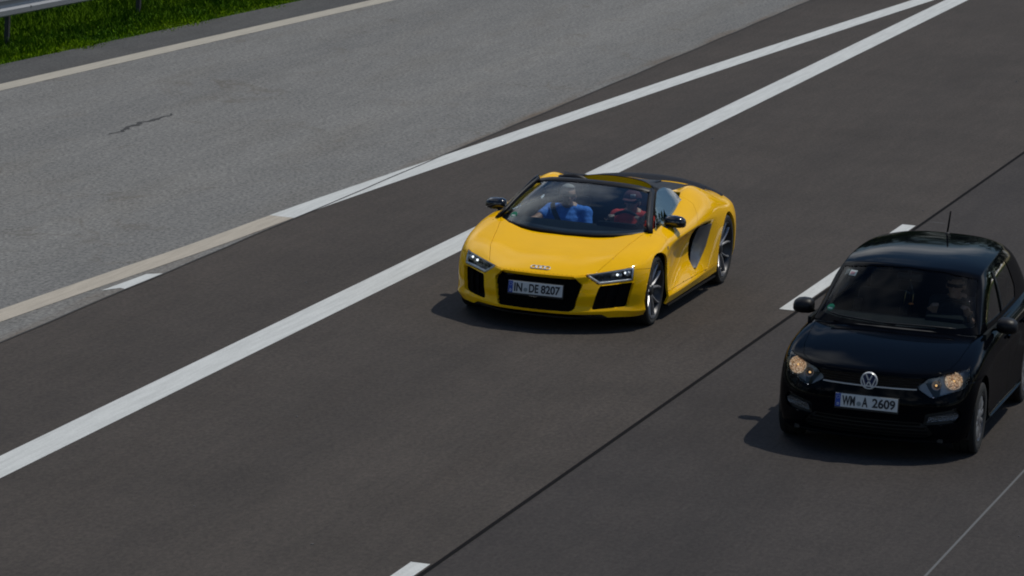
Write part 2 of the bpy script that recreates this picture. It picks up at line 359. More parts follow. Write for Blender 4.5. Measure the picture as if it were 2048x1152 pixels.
# ------------------------------------------------------------------ car body surface: box-shaped cage, smooth subdivision, panels cut out of it
class Body:
    def __init__(self, side, top, front, rear, creases=(), level=3, iters=3):
        """side[i][j], top[i][k], front[k][j], rear[k][j] : half body, x >= 0"""
        self.V, self.idx, F_, self.pid = [], {}, [], []
        def vid(p_):
            k = (round(p_[0], 4), round(p_[1], 4), round(p_[2], 4))
            if k not in self.idx: self.idx[k] = len(self.V); self.V.append(k)
            return self.idx[k]
        def grid(g, pid):
            for i in range(len(g) - 1):
                for j in range(len(g[0]) - 1):
                    q = [g[i][j], g[i + 1][j], g[i + 1][j + 1], g[i][j + 1]]
                    for sgn in (1, -1):
                        ids = [vid((sgn * p_[0], p_[1], p_[2])) for p_ in q]
                        if sgn < 0: ids.reverse()
                        if len(set(ids)) >= 3: F_.append(ids); self.pid.append(pid)
        grid(side, 0); grid(top, 1); grid(front, 2); grid(rear, 3)
        cr = {}
        for pts, w in creases:
            for a, b in zip(pts[:-1], pts[1:]):
                for sgn in (1, -1): cr[frozenset((vid((sgn * a[0], a[1], a[2])), vid((sgn * b[0], b[1], b[2]))))] = w
        target = [Vector(v) for v in self.V]; cur = [v.copy() for v in target]
        me = mesh_py('cage', self.V, F_)
        bm = bmesh.new(); bm.from_mesh(me); bm.faces.ensure_lookup_table()
        for f, p_ in zip(bm.faces, self.pid): f.material_index = p_
        bmesh.ops.recalc_face_normals(bm, faces=bm.faces); bm.to_mesh(me); bm.free()
        if cr:
            at = me.attributes.new('crease_edge', 'FLOAT', 'EDGE')
            for e in me.edges:
                w = cr.get(frozenset(e.vertices))
                if w: at.data[e.index].value = w
        o = link('cage', me); md = o.modifiers.new('s', 'SUBSURF'); md.levels = level; md.render_levels = level
        for it in range(iters + 1):
            for v, c in zip(me.vertices, cur): v.co = c
            me.update(); bpy.context.view_layer.update()
            ev = o.evaluated_get(bpy.context.evaluated_depsgraph_get()); dm = ev.to_mesh()
            if it < iters:
                for k in range(len(cur)): cur[k] += (target[k] - dm.vertices[k].co) * .8
                ev.to_mesh_clear()
            else:
                bm = bmesh.new(); bm.from_mesh(dm); ev.to_mesh_clear()
        bpy.data.objects.remove(o)
        bmesh.ops.delete(bm, geom=[v for v in bm.verts if v.co.x < -1e-4], context='VERTS')
        for v in bm.verts:
            if abs(v.co.x) < 1e-4: v.co.x = 0
        self.bm = bm; self.bvh = BVHTree.FromBMesh(bm)
    def fy(self, x, z, y0=-3):
        h = self.bvh.ray_cast(Vector((abs(x) + 1e-4, y0, z)), Vector((0, 1, 0)))
        return h[0].y if h[0] is not None else 0
    def sx(self, y, z):
        h = self.bvh.ray_cast(Vector((3, y, z)), Vector((-1, 0, 0)))
        return h[0].x if h[0] is not None else .8
    def tz(self, x, y):
        h = self.bvh.ray_cast(Vector((abs(x) + 1e-4, y, 3)), Vector((0, 0, -1)))
        return h[0].z if h[0] is not None else .8
    def cut(self, pts, ax, filt, closed=True):
        bm = self.bm; A, B = {'x': (1, 2), 'y': (0, 2), 'z': (0, 1)}[ax]
        lo = (min(p_[0] for p_ in pts), min(p_[1] for p_ in pts)); hi = (max(p_[0] for p_ in pts), max(p_[1] for p_ in pts))
        def bb(f):
            a = [v.co[A] for v in f.verts]; b = [v.co[B] for v in f.verts]; return min(a), min(b), max(a), max(b)
        cand = []
        for f in bm.faces:
            b = bb(f)
            if b[0] <= hi[0] and b[2] >= lo[0] and b[1] <= hi[1] and b[3] >= lo[1] and filt(f.calc_center_median()): cand.append(f)
        segs = list(zip(pts, pts[1:] + [pts[0]] if closed else pts[1:]))
        for p0, p1 in segs:
            l0, l1, h0, h1 = min(p0[0], p1[0]) - 1e-4, min(p0[1], p1[1]) - 1e-4, max(p0[0], p1[0]) + 1e-4, max(p0[1], p1[1]) + 1e-4
            hit, rest = [], []
            for f in cand:
                b = bb(f); (hit if b[0] <= h0 and b[2] >= l0 and b[1] <= h1 and b[3] >= l1 else rest).append(f)
            if not hit: continue
            no = Vector((0, 0, 0)); no[A] = -(p1[1] - p0[1]); no[B] = p1[0] - p0[0]
            if no.length < 1e-7: continue
            co = Vector((0, 0, 0)); co[A], co[B] = p0
            es = {e for f in hit for e in f.edges}; vs_ = {v for f in hit for v in f.verts}
            r = bmesh.ops.bisect_plane(bm, geom=hit + list(es) + list(vs_), dist=1e-5, plane_co=co, plane_no=no.normalized())
            cand = rest + [g for g in r['geom'] if isinstance(g, bmesh.types.BMFace)]
    def split(self, classify):
        parts = {}
        for f in self.bm.faces:
            k = classify(f.calc_center_median(), f.material_index, f.normal)
            if k: parts.setdefault(k, []).append([v.co.copy() for v in f.verts])
        return parts
def panel_mesh(faces, gap=.0018, flange=.014, mirror=False, move=None):
    """faces: list of vertex loops (half body). Shrinks the border by gap, adds an inward flange; mirror joins the other half."""
    idx, V, Fc = {}, [], []
    for lp in faces:
        ids = []
        for c in lp:
            k = (round(c.x, 5), round(c.y, 5), round(c.z, 5))
            if k not in idx: idx[k] = len(V); V.append(Vector(c))
            if not ids or ids[-1] != idx[k]: ids.append(idx[k])
        if len(set(ids)) >= 3: Fc.append(ids)
    bm = bmesh.new(); bv = [bm.verts.new(v) for v in V]
    for ids in Fc:
        try: bm.faces.new([bv[i] for i in dict.fromkeys(ids)])
        except ValueError: pass
    bm.normal_update()
    bo = [e for e in bm.edges if len(e.link_faces) == 1 and not (mirror and all(abs(v.co.x) < 1e-4 for v in e.verts))]
    nrm = {v: v.normal.copy() for e in bo for v in e.verts}
    mv = {}
    for e in bo:
        f = e.link_faces[0]; a, b = e.verts; d = (b.co - a.co); n = f.normal.cross(d)
        if n.length < 1e-9: continue
        n.normalize()
        if n.dot(f.calc_center_median() - a.co) < 0: n = -n
        for v in e.verts: mv.setdefault(v, []).append((n, d.length))
    for v, ns in mv.items():
        t = Vector((0, 0, 0))
        for n, l in ns: t += n
        if t.length > 1e-6:
            t = t.normalized() * gap
            if mirror and abs(v.co.x) < 1e-4: t.x = 0
            v.co += t
    if flange:
        nv = {v: bm.verts.new(v.co - nrm[v] * flange) for v in mv}
        for e in bo:
            a, b = e.verts
            if a in nv and b in nv:
                f = e.link_faces[0]; lp = [l for l in f.loops if l.edge == e][0]
                a, b = lp.vert, lp.link_loop_next.vert
                try: bm.faces.new([b, a, nv[a], nv[b]])
                except ValueError: pass
                e.smooth = False
    if mirror:
        g = bmesh.ops.duplicate(bm, geom=bm.verts[:] + bm.edges[:] + bm.faces[:])['geom']
        gv = [x for x in g if isinstance(x, bmesh.types.BMVert)]
        for v in gv: v.co.x = -v.co.x
        bmesh.ops.reverse_faces(bm, faces=[x for x in g if isinstance(x, bmesh.types.BMFace)])
        bmesh.ops.remove_doubles(bm, verts=[v for v in bm.verts if abs(v.co.x) < 1e-4], dist=2e-4)
    if move:
        for v in bm.verts: v.co += Vector(move)
    me = bpy.data.meshes.new('panel'); bm.to_mesh(me); bm.free()
    for p_ in me.polygons: p_.use_smooth = True
    return me
def mirrored(me):
    m2 = me.copy(); m2.transform(Matrix.Diagonal((-1, 1, 1, 1))); m2.flip_normals(); return m2
def pair(name, me, mat, parent, **kw):
    """a part on the car's two sides"""
    a = link(name, me, mat, parent); b = link(name, mirrored(me), None, parent)
    return a, b
def blob(name, pts, faces, mat, parent, level=2, mirror_too=False, crease=None):
    """small cage smoothed by subdivision"""
    me = mesh_py(name, pts, faces); bm = bmesh.new(); bm.from_mesh(me); bmesh.ops.recalc_face_normals(bm, faces=bm.faces); bm.to_mesh(me); bm.free()
    o = link(name, me); md = o.modifiers.new('s', 'SUBSURF'); md.levels = level
    bpy.context.view_layer.update()
    m2 = bpy.data.meshes.new_from_object(o.evaluated_get(bpy.context.evaluated_depsgraph_get())); bpy.data.objects.remove(o)
    for p_ in m2.polygons: p_.use_smooth = True
    r = link(name, m2, mat, parent)
    return (r, link(name, mirrored(m2), None, parent)) if mirror_too else r
def loft(rings, cap=True):
    V, Fc = [], []; n = len(rings[0])
    for r in rings: V += [tuple(p_) for p_ in r]
    for i in range(len(rings) - 1):
        for k in range(n): Fc.append((i * n + k, i * n + (k + 1) % n, (i + 1) * n + (k + 1) % n, (i + 1) * n + k))
    if cap: Fc.append(tuple(range(n))[::-1]); Fc.append(tuple((len(rings) - 1) * n + k for k in range(n)))
    return V, Fc
def surf_sheet(cols, thick=.004, mirror_center=False):
    """grid of points -> thin solid sheet mesh (offset along normals)"""
    n, m = len(cols), len(cols[0]); P = [[Vector(p_) for p_ in c] for c in cols]
    V, Fc = [], []
    def nm(i, j):
        a = P[min(i + 1, n - 1)][j] - P[max(i - 1, 0)][j]; b = P[i][min(j + 1, m - 1)] - P[i][max(j - 1, 0)]
        c = a.cross(b); return c.normalized() if c.length > 1e-9 else Vector((0, 0, 1))
    for s_ in (.5, -.5):
        for i in range(n):
            for j in range(m): V.append(P[i][j] + nm(i, j) * thick * s_)
    q = n * m
    for i in range(n - 1):
        for j in range(m - 1):
            a, b, c, d = i * m + j, (i + 1) * m + j, (i + 1) * m + j + 1, i * m + j + 1
            Fc.append((a, b, c, d)); Fc.append((q + d, q + c, q + b, q + a))
    ring = [i * m for i in range(n)] + [(n - 1) * m + j for j in range(1, m)] + [i * m + m - 1 for i in range(n - 2, -1, -1)] + [j for j in range(m - 2, 0, -1)]
    for a, b in zip(ring, ring[1:] + ring[:1]): Fc.append((b, a, q + a, q + b))
    return V, Fc
def spline(pts, n):
    """Catmull-Rom through 3D points"""
    P = [Vector(p_) for p_ in pts]; out = []; m = len(P) - 1
    for k in range(n + 1):
        t = k / n * m; i = min(int(t), m - 1); u = t - i
        p1, p2 = P[i], P[i + 1]; p0 = P[i - 1] if i else p1 * 2 - p2; p3 = P[i + 2] if i + 2 <= m else p2 * 2 - p1
        out.append(.5 * (2 * p1 + (p2 - p0) * u + (2 * p0 - 5 * p1 + 4 * p2 - p3) * u * u + (3 * p1 - p0 - 3 * p2 + p3) * u ** 3))
    return out

# ------------------------------------------------------------------ the setting: ground, roads, markings
def strip(name, cl, w, z, mat, parent, thick=.0):
    """flat ribbon along centre line cl = [(x, y)], width w"""
    V, Fc = [], []; n = len(cl)
    for i, (x, y) in enumerate(cl):
        a = Vector(cl[max(i - 1, 0)]); b = Vector(cl[min(i + 1, n - 1)]); d = (b - a).normalized(); s_ = Vector((d.y, -d.x)) * w / 2
        V += [(x - s_.x, y - s_.y, z), (x + s_.x, y + s_.y, z)]
    for i in range(n - 1): Fc.append((2 * i, 2 * i + 1, 2 * i + 3, 2 * i + 2))
    return pyobj(name, V, Fc, mat, parent)
SEAM = -15.30
GX = lambda y: -22.236 + .0817 * (y - 55.58)             # grass edge
g = pyobj('verge_ground', [(-2500, -800, -.09), (2500, -800, -.09), (2500, 4500, -.09), (-2500, 4500, -.09)], [(0, 1, 2, 3)], 'verge'); tag(g, kind='structure')
road = pyobj('motorway_carriageway', [(SEAM, -60, 0), (-9.43, -60, 0), (-9.43, 700, 0), (SEAM, 700, 0)], [(0, 1, 2, 3)], 'asphalt_dark'); tag(road, kind='structure')
road2 = pyobj('motorway_lane', [(-9.39, -60, 0), (9., -60, 0), (9., 700, 0), (-9.39, 700, 0)], [(0, 1, 2, 3)], 'asphalt_near'); tag(road2, kind='structure')
EX = lambda y: -21.53 + .0745 * (y - 53.8)               # edge line centre
ys = [20, 45, 53.8, 60, 66, 75, 95, 125]
V, Fc = [], []
for y in ys: V += [(EX(y) - .10, y, 0), (SEAM - .004, y, 0)]
Fc = [(2 * i, 2 * i + 1, 2 * i + 3, 2 * i + 2) for i in range(len(ys) - 1)]
slip = pyobj('slip_road', V, Fc, 'asphalt_grey'); tag(slip, kind='structure')
V = []
for y in ys: V += [(GX(y) - .12, y, -.002), (EX(y) - .10, y, -.002)]
sh = pyobj('verge_strip', V, Fc, 'asphalt_edge'); tag(sh, kind='structure')
# painted lines
strip('solid_line', [(-13.37, y) for y in (-20, 30, 60, 90, 300)], .305, .004, 'line_white', road)
sl_pts = [(-15.79, 39.7), (-15.655, 42.2), (-15.53, 44.35), (-15.45, 46.5), (-15.345, 48.7), (-15.065, 53.5), (-14.6, 61.5), (-13.82, 72.9), (-13.40, 78.5)]
fine = [(p_.x, p_.y) for p_ in spline([(a, b, 0) for a, b in sl_pts], 60)]
k0 = min(range(len(fine)), key=lambda i: abs(fine[i][1] - 46.5))
strip('weathered_line', [(-16.2, 31.)] + fine[:k0 + 1], .262, .004, 'line_beige', slip)
strip('tapering_line', fine[k0:], .272, .0045, 'line_white', road)
y0 = 32.362
for k in (-2, -1, 0, 1, 2, 3, 4, 5):
    yb = y0 - 6 + 18 * k
    pyobj('lane_dash', [(-9.592, yb, .004), (-9.445, yb, .004), (-9.445, yb + 6, .004), (-9.592, yb + 6, .004)], [(0, 1, 2, 3)], 'line_white', road)
strip('bitumen_joint', [(-9.41, -60), (-9.41, 700)], .040, .0015, 'bitumen', road)
def wobbly(x, ya, yb, st, amp): return [(x + amp * noise.noise(Vector((x, y * .7, 3))), y) for y in [ya + st * i for i in range(int((yb - ya) / st) + 1)]]
strip('asphalt_seam', wobbly(SEAM + .004, 20, 125, .4, .018), .020, .0065, 'crack', slip)
strip('pale_joint', wobbly(-6.09, 20, 80, .5, .006), .020, .002, 'pale_joint', road2)
strip('edge_line', [(EX(y), y) for y in (20, 50, 60, 70, 95, 125)], .265, .004, 'line_edge', slip)
pyobj('paint_remnant', [(-15.474, 41.46, .004), (-15.375, 41.69, .004), (-15.318, 41.67, .004), (-15.310, 42.1, .004), (-15.308, 42.68, .004), (-15.43, 42.55, .004), (-15.45, 42.0, .004)], [(0, 1, 2, 3, 4, 5, 6)], 'line_white', slip)
pyobj('tar_cross_joint', [(-9.36, 50.73, .003), (-9.19, 50.725, .003), (-9.19, 50.74, .003), (-9.36, 50.745, .003)], [(0, 1, 2, 3)], 'pale_joint', road2)
# cracks in the grey surface
for (xa, ya, xb, yb, w) in [(-19.03, 51.0, -19.05, 53.1, .085)]:
    n = 26; V, Fc = [], []
    for i in range(n + 1):
        t = i / n; x = xa + (xb - xa) * t + .10 * noise.noise(Vector((xa, t * 7, 1.3))) + .05 * noise.noise(Vector((xa, t * 19, 6.3))); y = ya + (yb - ya) * t
        ww = w * (.25 + .9 * abs(noise.noise(Vector((t * 13, xa, 4.1))))) * math.sin(math.pi * (.06 + .88 * t)); V += [(x - ww, y, .003), (x + ww, y + .02, .003)]
    pyobj('crack', V, [(2 * i, 2 * i + 1, 2 * i + 3, 2 * i + 2) for i in range(n)], 'crack', slip)
# pale grit on the dark asphalt
bm = bmesh.new()
for _ in range(26):
    x, y = random.uniform(-15.1, -5.5), random.uniform(31, 70); s_ = random.uniform(.005, .012)
    r = bmesh.ops.create_icosphere(bm, subdivisions=1, radius=1.)
    bmesh.ops.transform(bm, matrix=Matrix.Translation((x, y, s_ * .3)) @ Matrix.Rotation(random.uniform(0, 3), 4, 'Z') @ Matrix.Diagonal((s_, s_ * random.uniform(1, 2), s_ * .5, 1)), verts=r['verts'])
tag(bmobj('road_grit', bm, 'pale_joint'), 'scattered pale grit lying on the dark asphalt', 'grit', kind='stuff')

# ------------------------------------------------------------------ grass verge
def gheight(x, y):
    d = GX(y) - x; return -.03 + .03 * max(0, min(1, d / .8)) + .06 * max(0, d - 2.0) + .03 * noise.noise(Vector((x * .8, y * .8, 0)))
V, Fc = [], []; nx, ny = 26, 110
for j in range(ny + 1):
    y = 48 + 80 * j / ny
    for i in range(nx + 1):
        d = -.06 + 11 * (i / nx) ** 1.6; x = GX(y) - d; V.append((x, y, gheight(x, y) if i else -.05))
for j in range(ny):
    for i in range(nx): a = j * (nx + 1) + i; Fc.append((a, a + 1, a + nx + 2, a + nx + 1))
tag(pyobj('grass_bank', V, Fc, 'verge', smooth=True), kind='structure')
def blades(name, n, dlo, dhi, pw, hb, hv, mat, seed, label, weeds):
    V, Fc = [], []; rnd = random.Random(seed)
    for _ in range(n):
        y = rnd.uniform(51.5, 70) if rnd.random() < .72 else rnd.uniform(70, 92); d = dlo + (dhi - dlo) * rnd.random() ** pw; x = GX(y) - d + rnd.uniform(-.05, .05) + .05 * noise.noise(Vector((0, y * 1.7, 9)))
        cl = noise.noise(Vector((x * 1.5, y * 1.5, 2.))); h = (hb + hv * min(1, d / 1.2)) * rnd.uniform(.55, 1.35) * (1 + .7 * cl)
        z = gheight(x, y) - .01; a = rnd.uniform(0, 6.283); w = rnd.uniform(.005, .012)
        ca, sa = math.cos(a), math.sin(a); b = rnd.uniform(0, 6.283); ln = h * rnd.uniform(.15, .8); dx, dy = math.cos(b) * ln, math.sin(b) * ln; k = len(V)
        V += [(x - ca * w, y - sa * w, z), (x + ca * w, y + sa * w, z), (x + dx * .35 + ca * w * .8, y + dy * .35 + sa * w * .8, z + h * .6), (x + dx * .35 - ca * w * .8, y + dy * .35 - sa * w * .8, z + h * .6), (x + dx, y + dy, z + h)]
        Fc += [(k, k + 1, k + 2, k + 3), (k + 3, k + 2, k + 4)]
    for _ in range(weeds):                                     # broad weed leaves
        y = rnd.uniform(51.5, 70); d = dlo + .05 + (dhi - dlo) * rnd.random(); x = GX(y) - d; z = gheight(x, y) + rnd.uniform(.01, .10)
        a = rnd.uniform(0, 6.283); L, w = rnd.uniform(.05, .11), rnd.uniform(.012, .028); ca, sa = math.cos(a), math.sin(a); k = len(V)
        V += [(x, y, z), (x + ca * L * .5 - sa * w, y + sa * L * .5 + ca * w, z + .03), (x + ca * L, y + sa * L, z + .01), (x + ca * L * .5 + sa * w, y + sa * L * .5 - ca * w, z + .03)]
        Fc.append((k, k + 1, k + 2, k + 3))
    tag(pyobj(name, V, Fc, mat), label, 'grass', kind='stuff')
blades('verge_grass', 70000, .35, 5.2, 1.2, .05, .13, 'grass', 3, 'long dark green grass under and behind the crash barrier', 1500)
blades('edge_grass', 23000, -.02, .62, 1.0, .035, .06, 'grass_edge', 5, 'short bright yellow-green grass fringe along the asphalt edge', 0)

# ------------------------------------------------------------------ crash barrier
RX = lambda y: -22.90 + .085 * (y - 59)
gr = empty('guard_rail', (RX(59), 59, 0), -math.atan(.085)); tag(gr, 'galvanised steel crash barrier on posts in the grass verge', 'barrier')
prof = [(.03, .45), (.055, .47), (.06, .535), (.025, .565), (.018, .60), (.025, .635), (.06, .665), (.055, .73), (.03, .75), (.025, .742), (.05, .725), (.054, .67), (.019, .638), (.012, .60), (.019, .562), (.054, .53), (.05, .475), (.025, .458)]
prof = [(x + .25, z) for x, z in prof]
for k in range(-5, 16):
    y0_, y1_ = k * 4. - 1.25, k * 4. + 2.75 - .004
    V = [(x, y0_, z) for x, z in prof] + [(x, y1_, z) for x, z in prof]; n = len(prof)
    pyobj('beam', V, [(i, (i + 1) % n, n + (i + 1) % n, n + i) for i in range(n)] + [tuple(range(n))[::-1], tuple(range(n, 2 * n))], 'galvanised', gr)
for k in range(-5, 17):
    y = k * 4. - 1.25
    bm = bmesh.new()
    for (cx, sx_) in ((-.045, .012), (.0, .012)): add_box(bm, (cx, y, .31), (sx_, .055, .78))
    add_box(bm, (-.0225, y - .033, .31), (.033, .010, .778))
    bmobj('post', bm, 'post_steel', gr)
    bm = bmesh.new(); add_box(bm, (.13, y, .60), (.27, .07, .10)); bmobj('spacer', bm, 'post_steel', gr)
    for zz in (.53, .67):
        v_, f_ = lathe([(0, .0), (0, .016), (.010, .014), (.014, .0)], 8, 'x', (.302, y, zz)); pyobj('bolt', v_, f_, 'post_steel', gr)

# ------------------------------------------------------------------ woodland beyond the motorway (stands round the road, mirrored in paint and glass)
def wood(name, xs, ylo, yhi, n, lab, hr=(7, 13)):
    V, Fc = [], []; r_ = random.Random(len(name))
    for _ in range(n):
        x, y = r_.uniform(*xs), r_.uniform(ylo, yhi); h = r_.uniform(*hr); rr = h * r_.uniform(.25, .32); base = -.1
        k = len(V); 
        for q in range(6): V.append((x + .16 * math.cos(q), y + .16 * math.sin(q), base))
        for q in range(6): V.append((x + .08 * math.cos(q), y + .08 * math.sin(q), base + h * .7))
        Fc += [(k + q, k + (q + 1) % 6, k + 6 + (q + 1) % 6, k + 6 + q) for q in range(6)]
        for _l in range(150):
            t = r_.random(); a = r_.uniform(0, 6.283); zz = h * (.2 + .8 * t); q = rr * math.sqrt(max(.03, 1 - ((t - .4) / .62) ** 2)) * r_.uniform(.5, 1.05)
            c = Vector((x + q * math.cos(a), y + q * math.sin(a), zz)); s_ = r_.uniform(.35, .8) * h / 10
            u = Vector((r_.uniform(-1, 1), r_.uniform(-1, 1), r_.uniform(-.6, .6))).normalized() * s_; w = u.cross(Vector((r_.uniform(-1, 1), r_.uniform(-1, 1), 1))).normalized() * s_ * .7
            k = len(V); V += [c - u, c + w, c + u, c - w]; Fc.append((k, k + 1, k + 2, k + 3))
    tag(pyobj(name, V, Fc, 'leaves'), lab, 'woodland', kind='stuff')
wood('roadside_wood', (-46, -33), -40, 230, 110, 'green woodland beyond the crash barrier')
wood('opposite_wood', (34, 48), -60, 230, 110, 'green woodland on the far side of the motorway')
wood('distant_wood', (-110, 110), 205, 235, 90, 'tall green woodland where the motorway bends away', (20, 28))

# ------------------------------------------------------------------ shared car pieces
WHEEL_CACHE = {}
def wheel(parent, x, y, R, rimR, width, style):
    """wheel = rim barrel with children tyre, spokes, hub cap, brake disc; outer face towards +x or -x by sign of x"""
    key = (R, rimR, width, style)
    if key not in WHEEL_CACHE:
        w = width / 2; d = {}
        barrel = [(w * .96, rimR), (w * .98, rimR - .008), (w * .9, rimR - .016), (w * .3, rimR - .035), (-w * .7, rimR - .04), (-w * .96, rimR - .01), (-w * .96, rimR), (-w * .7, rimR - .02), (w * .5, rimR - .02)]
        d['rim'] = clean(mesh_py('wheel', *lathe(barrel, 40, 'x', closed=True)))
        ty = [(w * .90, rimR - .004), (w * 1.0, rimR + .010), (w * 1.02, rimR + (R - rimR) * .45), (w * 1.02, R - .022), (w * .93, R - .006), (w * .75, R), (w * .42, R + .001), (w * .40, R - .007), (w * .34, R - .007), (w * .32, R + .001),
              (-w * .32, R + .001), (-w * .34, R - .007), (-w * .40, R - .007), (-w * .42, R + .001), (-w * .75, R), (-w * .93, R - .006), (-w * 1.02, R - .022), (-w * 1.02, rimR + (R - rimR) * .45), (-w, rimR + .01), (-w * .9, rimR - .004)]
        d['tyre'] = clean(mesh_py('tyre', *lathe(ty, 48, 'x', closed=True)))
        sp_ = []
        if style == 'ten':
            for s_ in (-1, 1):
                rings = []
                for (r, an, hw, xf, th) in [(.045, 6.5, .017, .62, .055), (rimR * .42, 10.5, .013, .74, .045), (rimR * .75, 15.5, .011, .86, .036), (rimR - .012, 19.5, .013, .93, .032)]:
                    a = rad(an * s_); c = Vector((w * xf, r * math.sin(a), r * math.cos(a))); tn = Vector((0, math.cos(a + .15 * s_), -math.sin(a + .15 * s_)))
                    rings.append([c - tn * hw - Vector((.012, 0, 0)), c - tn * hw * .45, c + tn * hw * .45, c + tn * hw - Vector((.012, 0, 0)), c + tn * hw * .8 - Vector((th, 0, 0)), c - tn * hw * .8 - Vector((th, 0, 0))])
                me = mesh_py('spoke', *loft(rings)); clean(me); sp_.append(me)
        else:
            rings = []
            for (r, hw, xf, th) in [(.05, .016, .80, .02), (rimR * .5, .021, .92, .02), (rimR * .8, .026, .92, .018), (rimR - .006, .028, .86, .015)]:
                c = Vector((w * xf, 0, r)); tn = Vector((0, 1, 0))
                rings.append([c - tn * hw - Vector((.006, 0, 0)), c - tn * hw * .5, c + tn * hw * .5, c + tn * hw - Vector((.006, 0, 0)), c + tn * hw * .8 - Vector((th, 0, 0)), c - tn * hw * .8 - Vector((th, 0, 0))])
            me = mesh_py('spoke', *loft(rings)); clean(me); sp_.append(me)
        d['spoke'] = sp_
        d['hub'] = clean(mesh_py('hub_cap', *lathe([(w * .60, .055), (w * .72, .05), (w * .78, .034), (w * .80, .0)] if style == 'ten' else [(w * .76, .085), (w * .88, .07), (w * .95, .04), (w * .97, 0)], 20, 'x')))
        d['disc'] = clean(mesh_py('brake_disc', *lathe([(w * .25, .06), (w * .25, rimR * .74), (w * .12, rimR * .74), (w * .12, .06)], 32, 'x', closed=True)))
        mats = dict(ten=('alloy_dark', 'alloy', 'alloy_dark'), cap=('alloy_dark', 'steel_cap', 'steel_cap'))[style]
        d['rim'].materials.append(MATS[mats[0]]); d['tyre'].materials.append(MATS['rubber']); d['hub'].materials.append(MATS[mats[2]]); d['disc'].materials.append(MATS['brake'])
        for m in sp_: m.materials.append(MATS[mats[1]])
        for m in [d['rim'], d['tyre'], d['hub'], d['disc']] + sp_:
            for p_ in m.polygons: p_.use_smooth = True
            m.set_sharp_from_angle(angle=rad(38))
        WHEEL_CACHE[key] = d
    d = WHEEL_CACHE[key]
    o = link('wheel', d['rim'], None, parent); o.location = (x, y, R); ph = random.uniform(0, 1.2)
    o.rotation_euler = (ph, 0, 0) if x > 0 else (ph, 0, math.pi)
    link('tyre', d['tyre'], None, o); link('hub_cap', d['hub'], None, o); link('brake_disc', d['disc'], None, o)
    n = 5 if style == 'ten' else 13
    for k in range(n):
        for m in d['spoke']:
            s_ = link('spoke', m, None, o); s_.rotation_euler = (2 * math.pi * k / n, 0, 0)
    return o
def plate(parent, name, x, y, z, tilt, segs):
    """German style plate: frame, white plate, blue band, characters"""
    T = Matrix.Translation((x, y, z)) @ Matrix.Rotation(tilt, 4, 'X')
    bm = bmesh.new(); add_box(bm, (0, .012, -.006), (.535, .014, .134), bevel=.003); bm.transform(T)
    fr = bmobj('plate_holder', bm, 'plastic_black', parent)
    bm = bmesh.new(); add_box(bm, (0, 0, 0), (.52, .006, .11), bevel=.0015); bm.transform(T)
    p_ = bmobj(name, bm, 'plate_white', parent)
    bm = bmesh.new(); add_box(bm, (-.2375, -.0045, 0), (.042, .003, .107)); bm.transform(T); bmobj('euro_band', bm, 'plate_blue', p_)
    X = T @ Matrix.Rotation(math.pi / 2, 4, 'X')
    text_obj('country_letter', 'D', .030, 'plate_white', p_, X @ Matrix.Translation((-.246, -.042, .0065)), .9, .0008)
    for k in range(12):
        a = 2 * math.pi * k / 12; v_, f_ = lathe([(0, 0), (0, .0022), (.001, .0022), (.001, 0)], 5, 'y', (-.2375 + .013 * math.cos(a), -.0068, .026 + .013 * math.sin(a)))
        me = mesh_py('star', v_, f_); me.transform(T); link('star', me, 'plate_white', p_)
    for s_, px, px1 in segs:
        if s_ == 'O':
            v_, f_ = lathe([(0, 0), (0, .019), (.002, .019), (.002, 0)], 20, 'y', (px, -.0055, -.018)); me = mesh_py('seal', v_, f_); me.transform(T); so_ = link('registration_seal', me, 'seal_grey', p_)
        else: text_obj('plate_characters', s_, .105, 'plate_ink', p_, X @ Matrix.Translation((px, -.040, .0045)), 1., .0030, fit=(px1 - px, .080))
    return p_
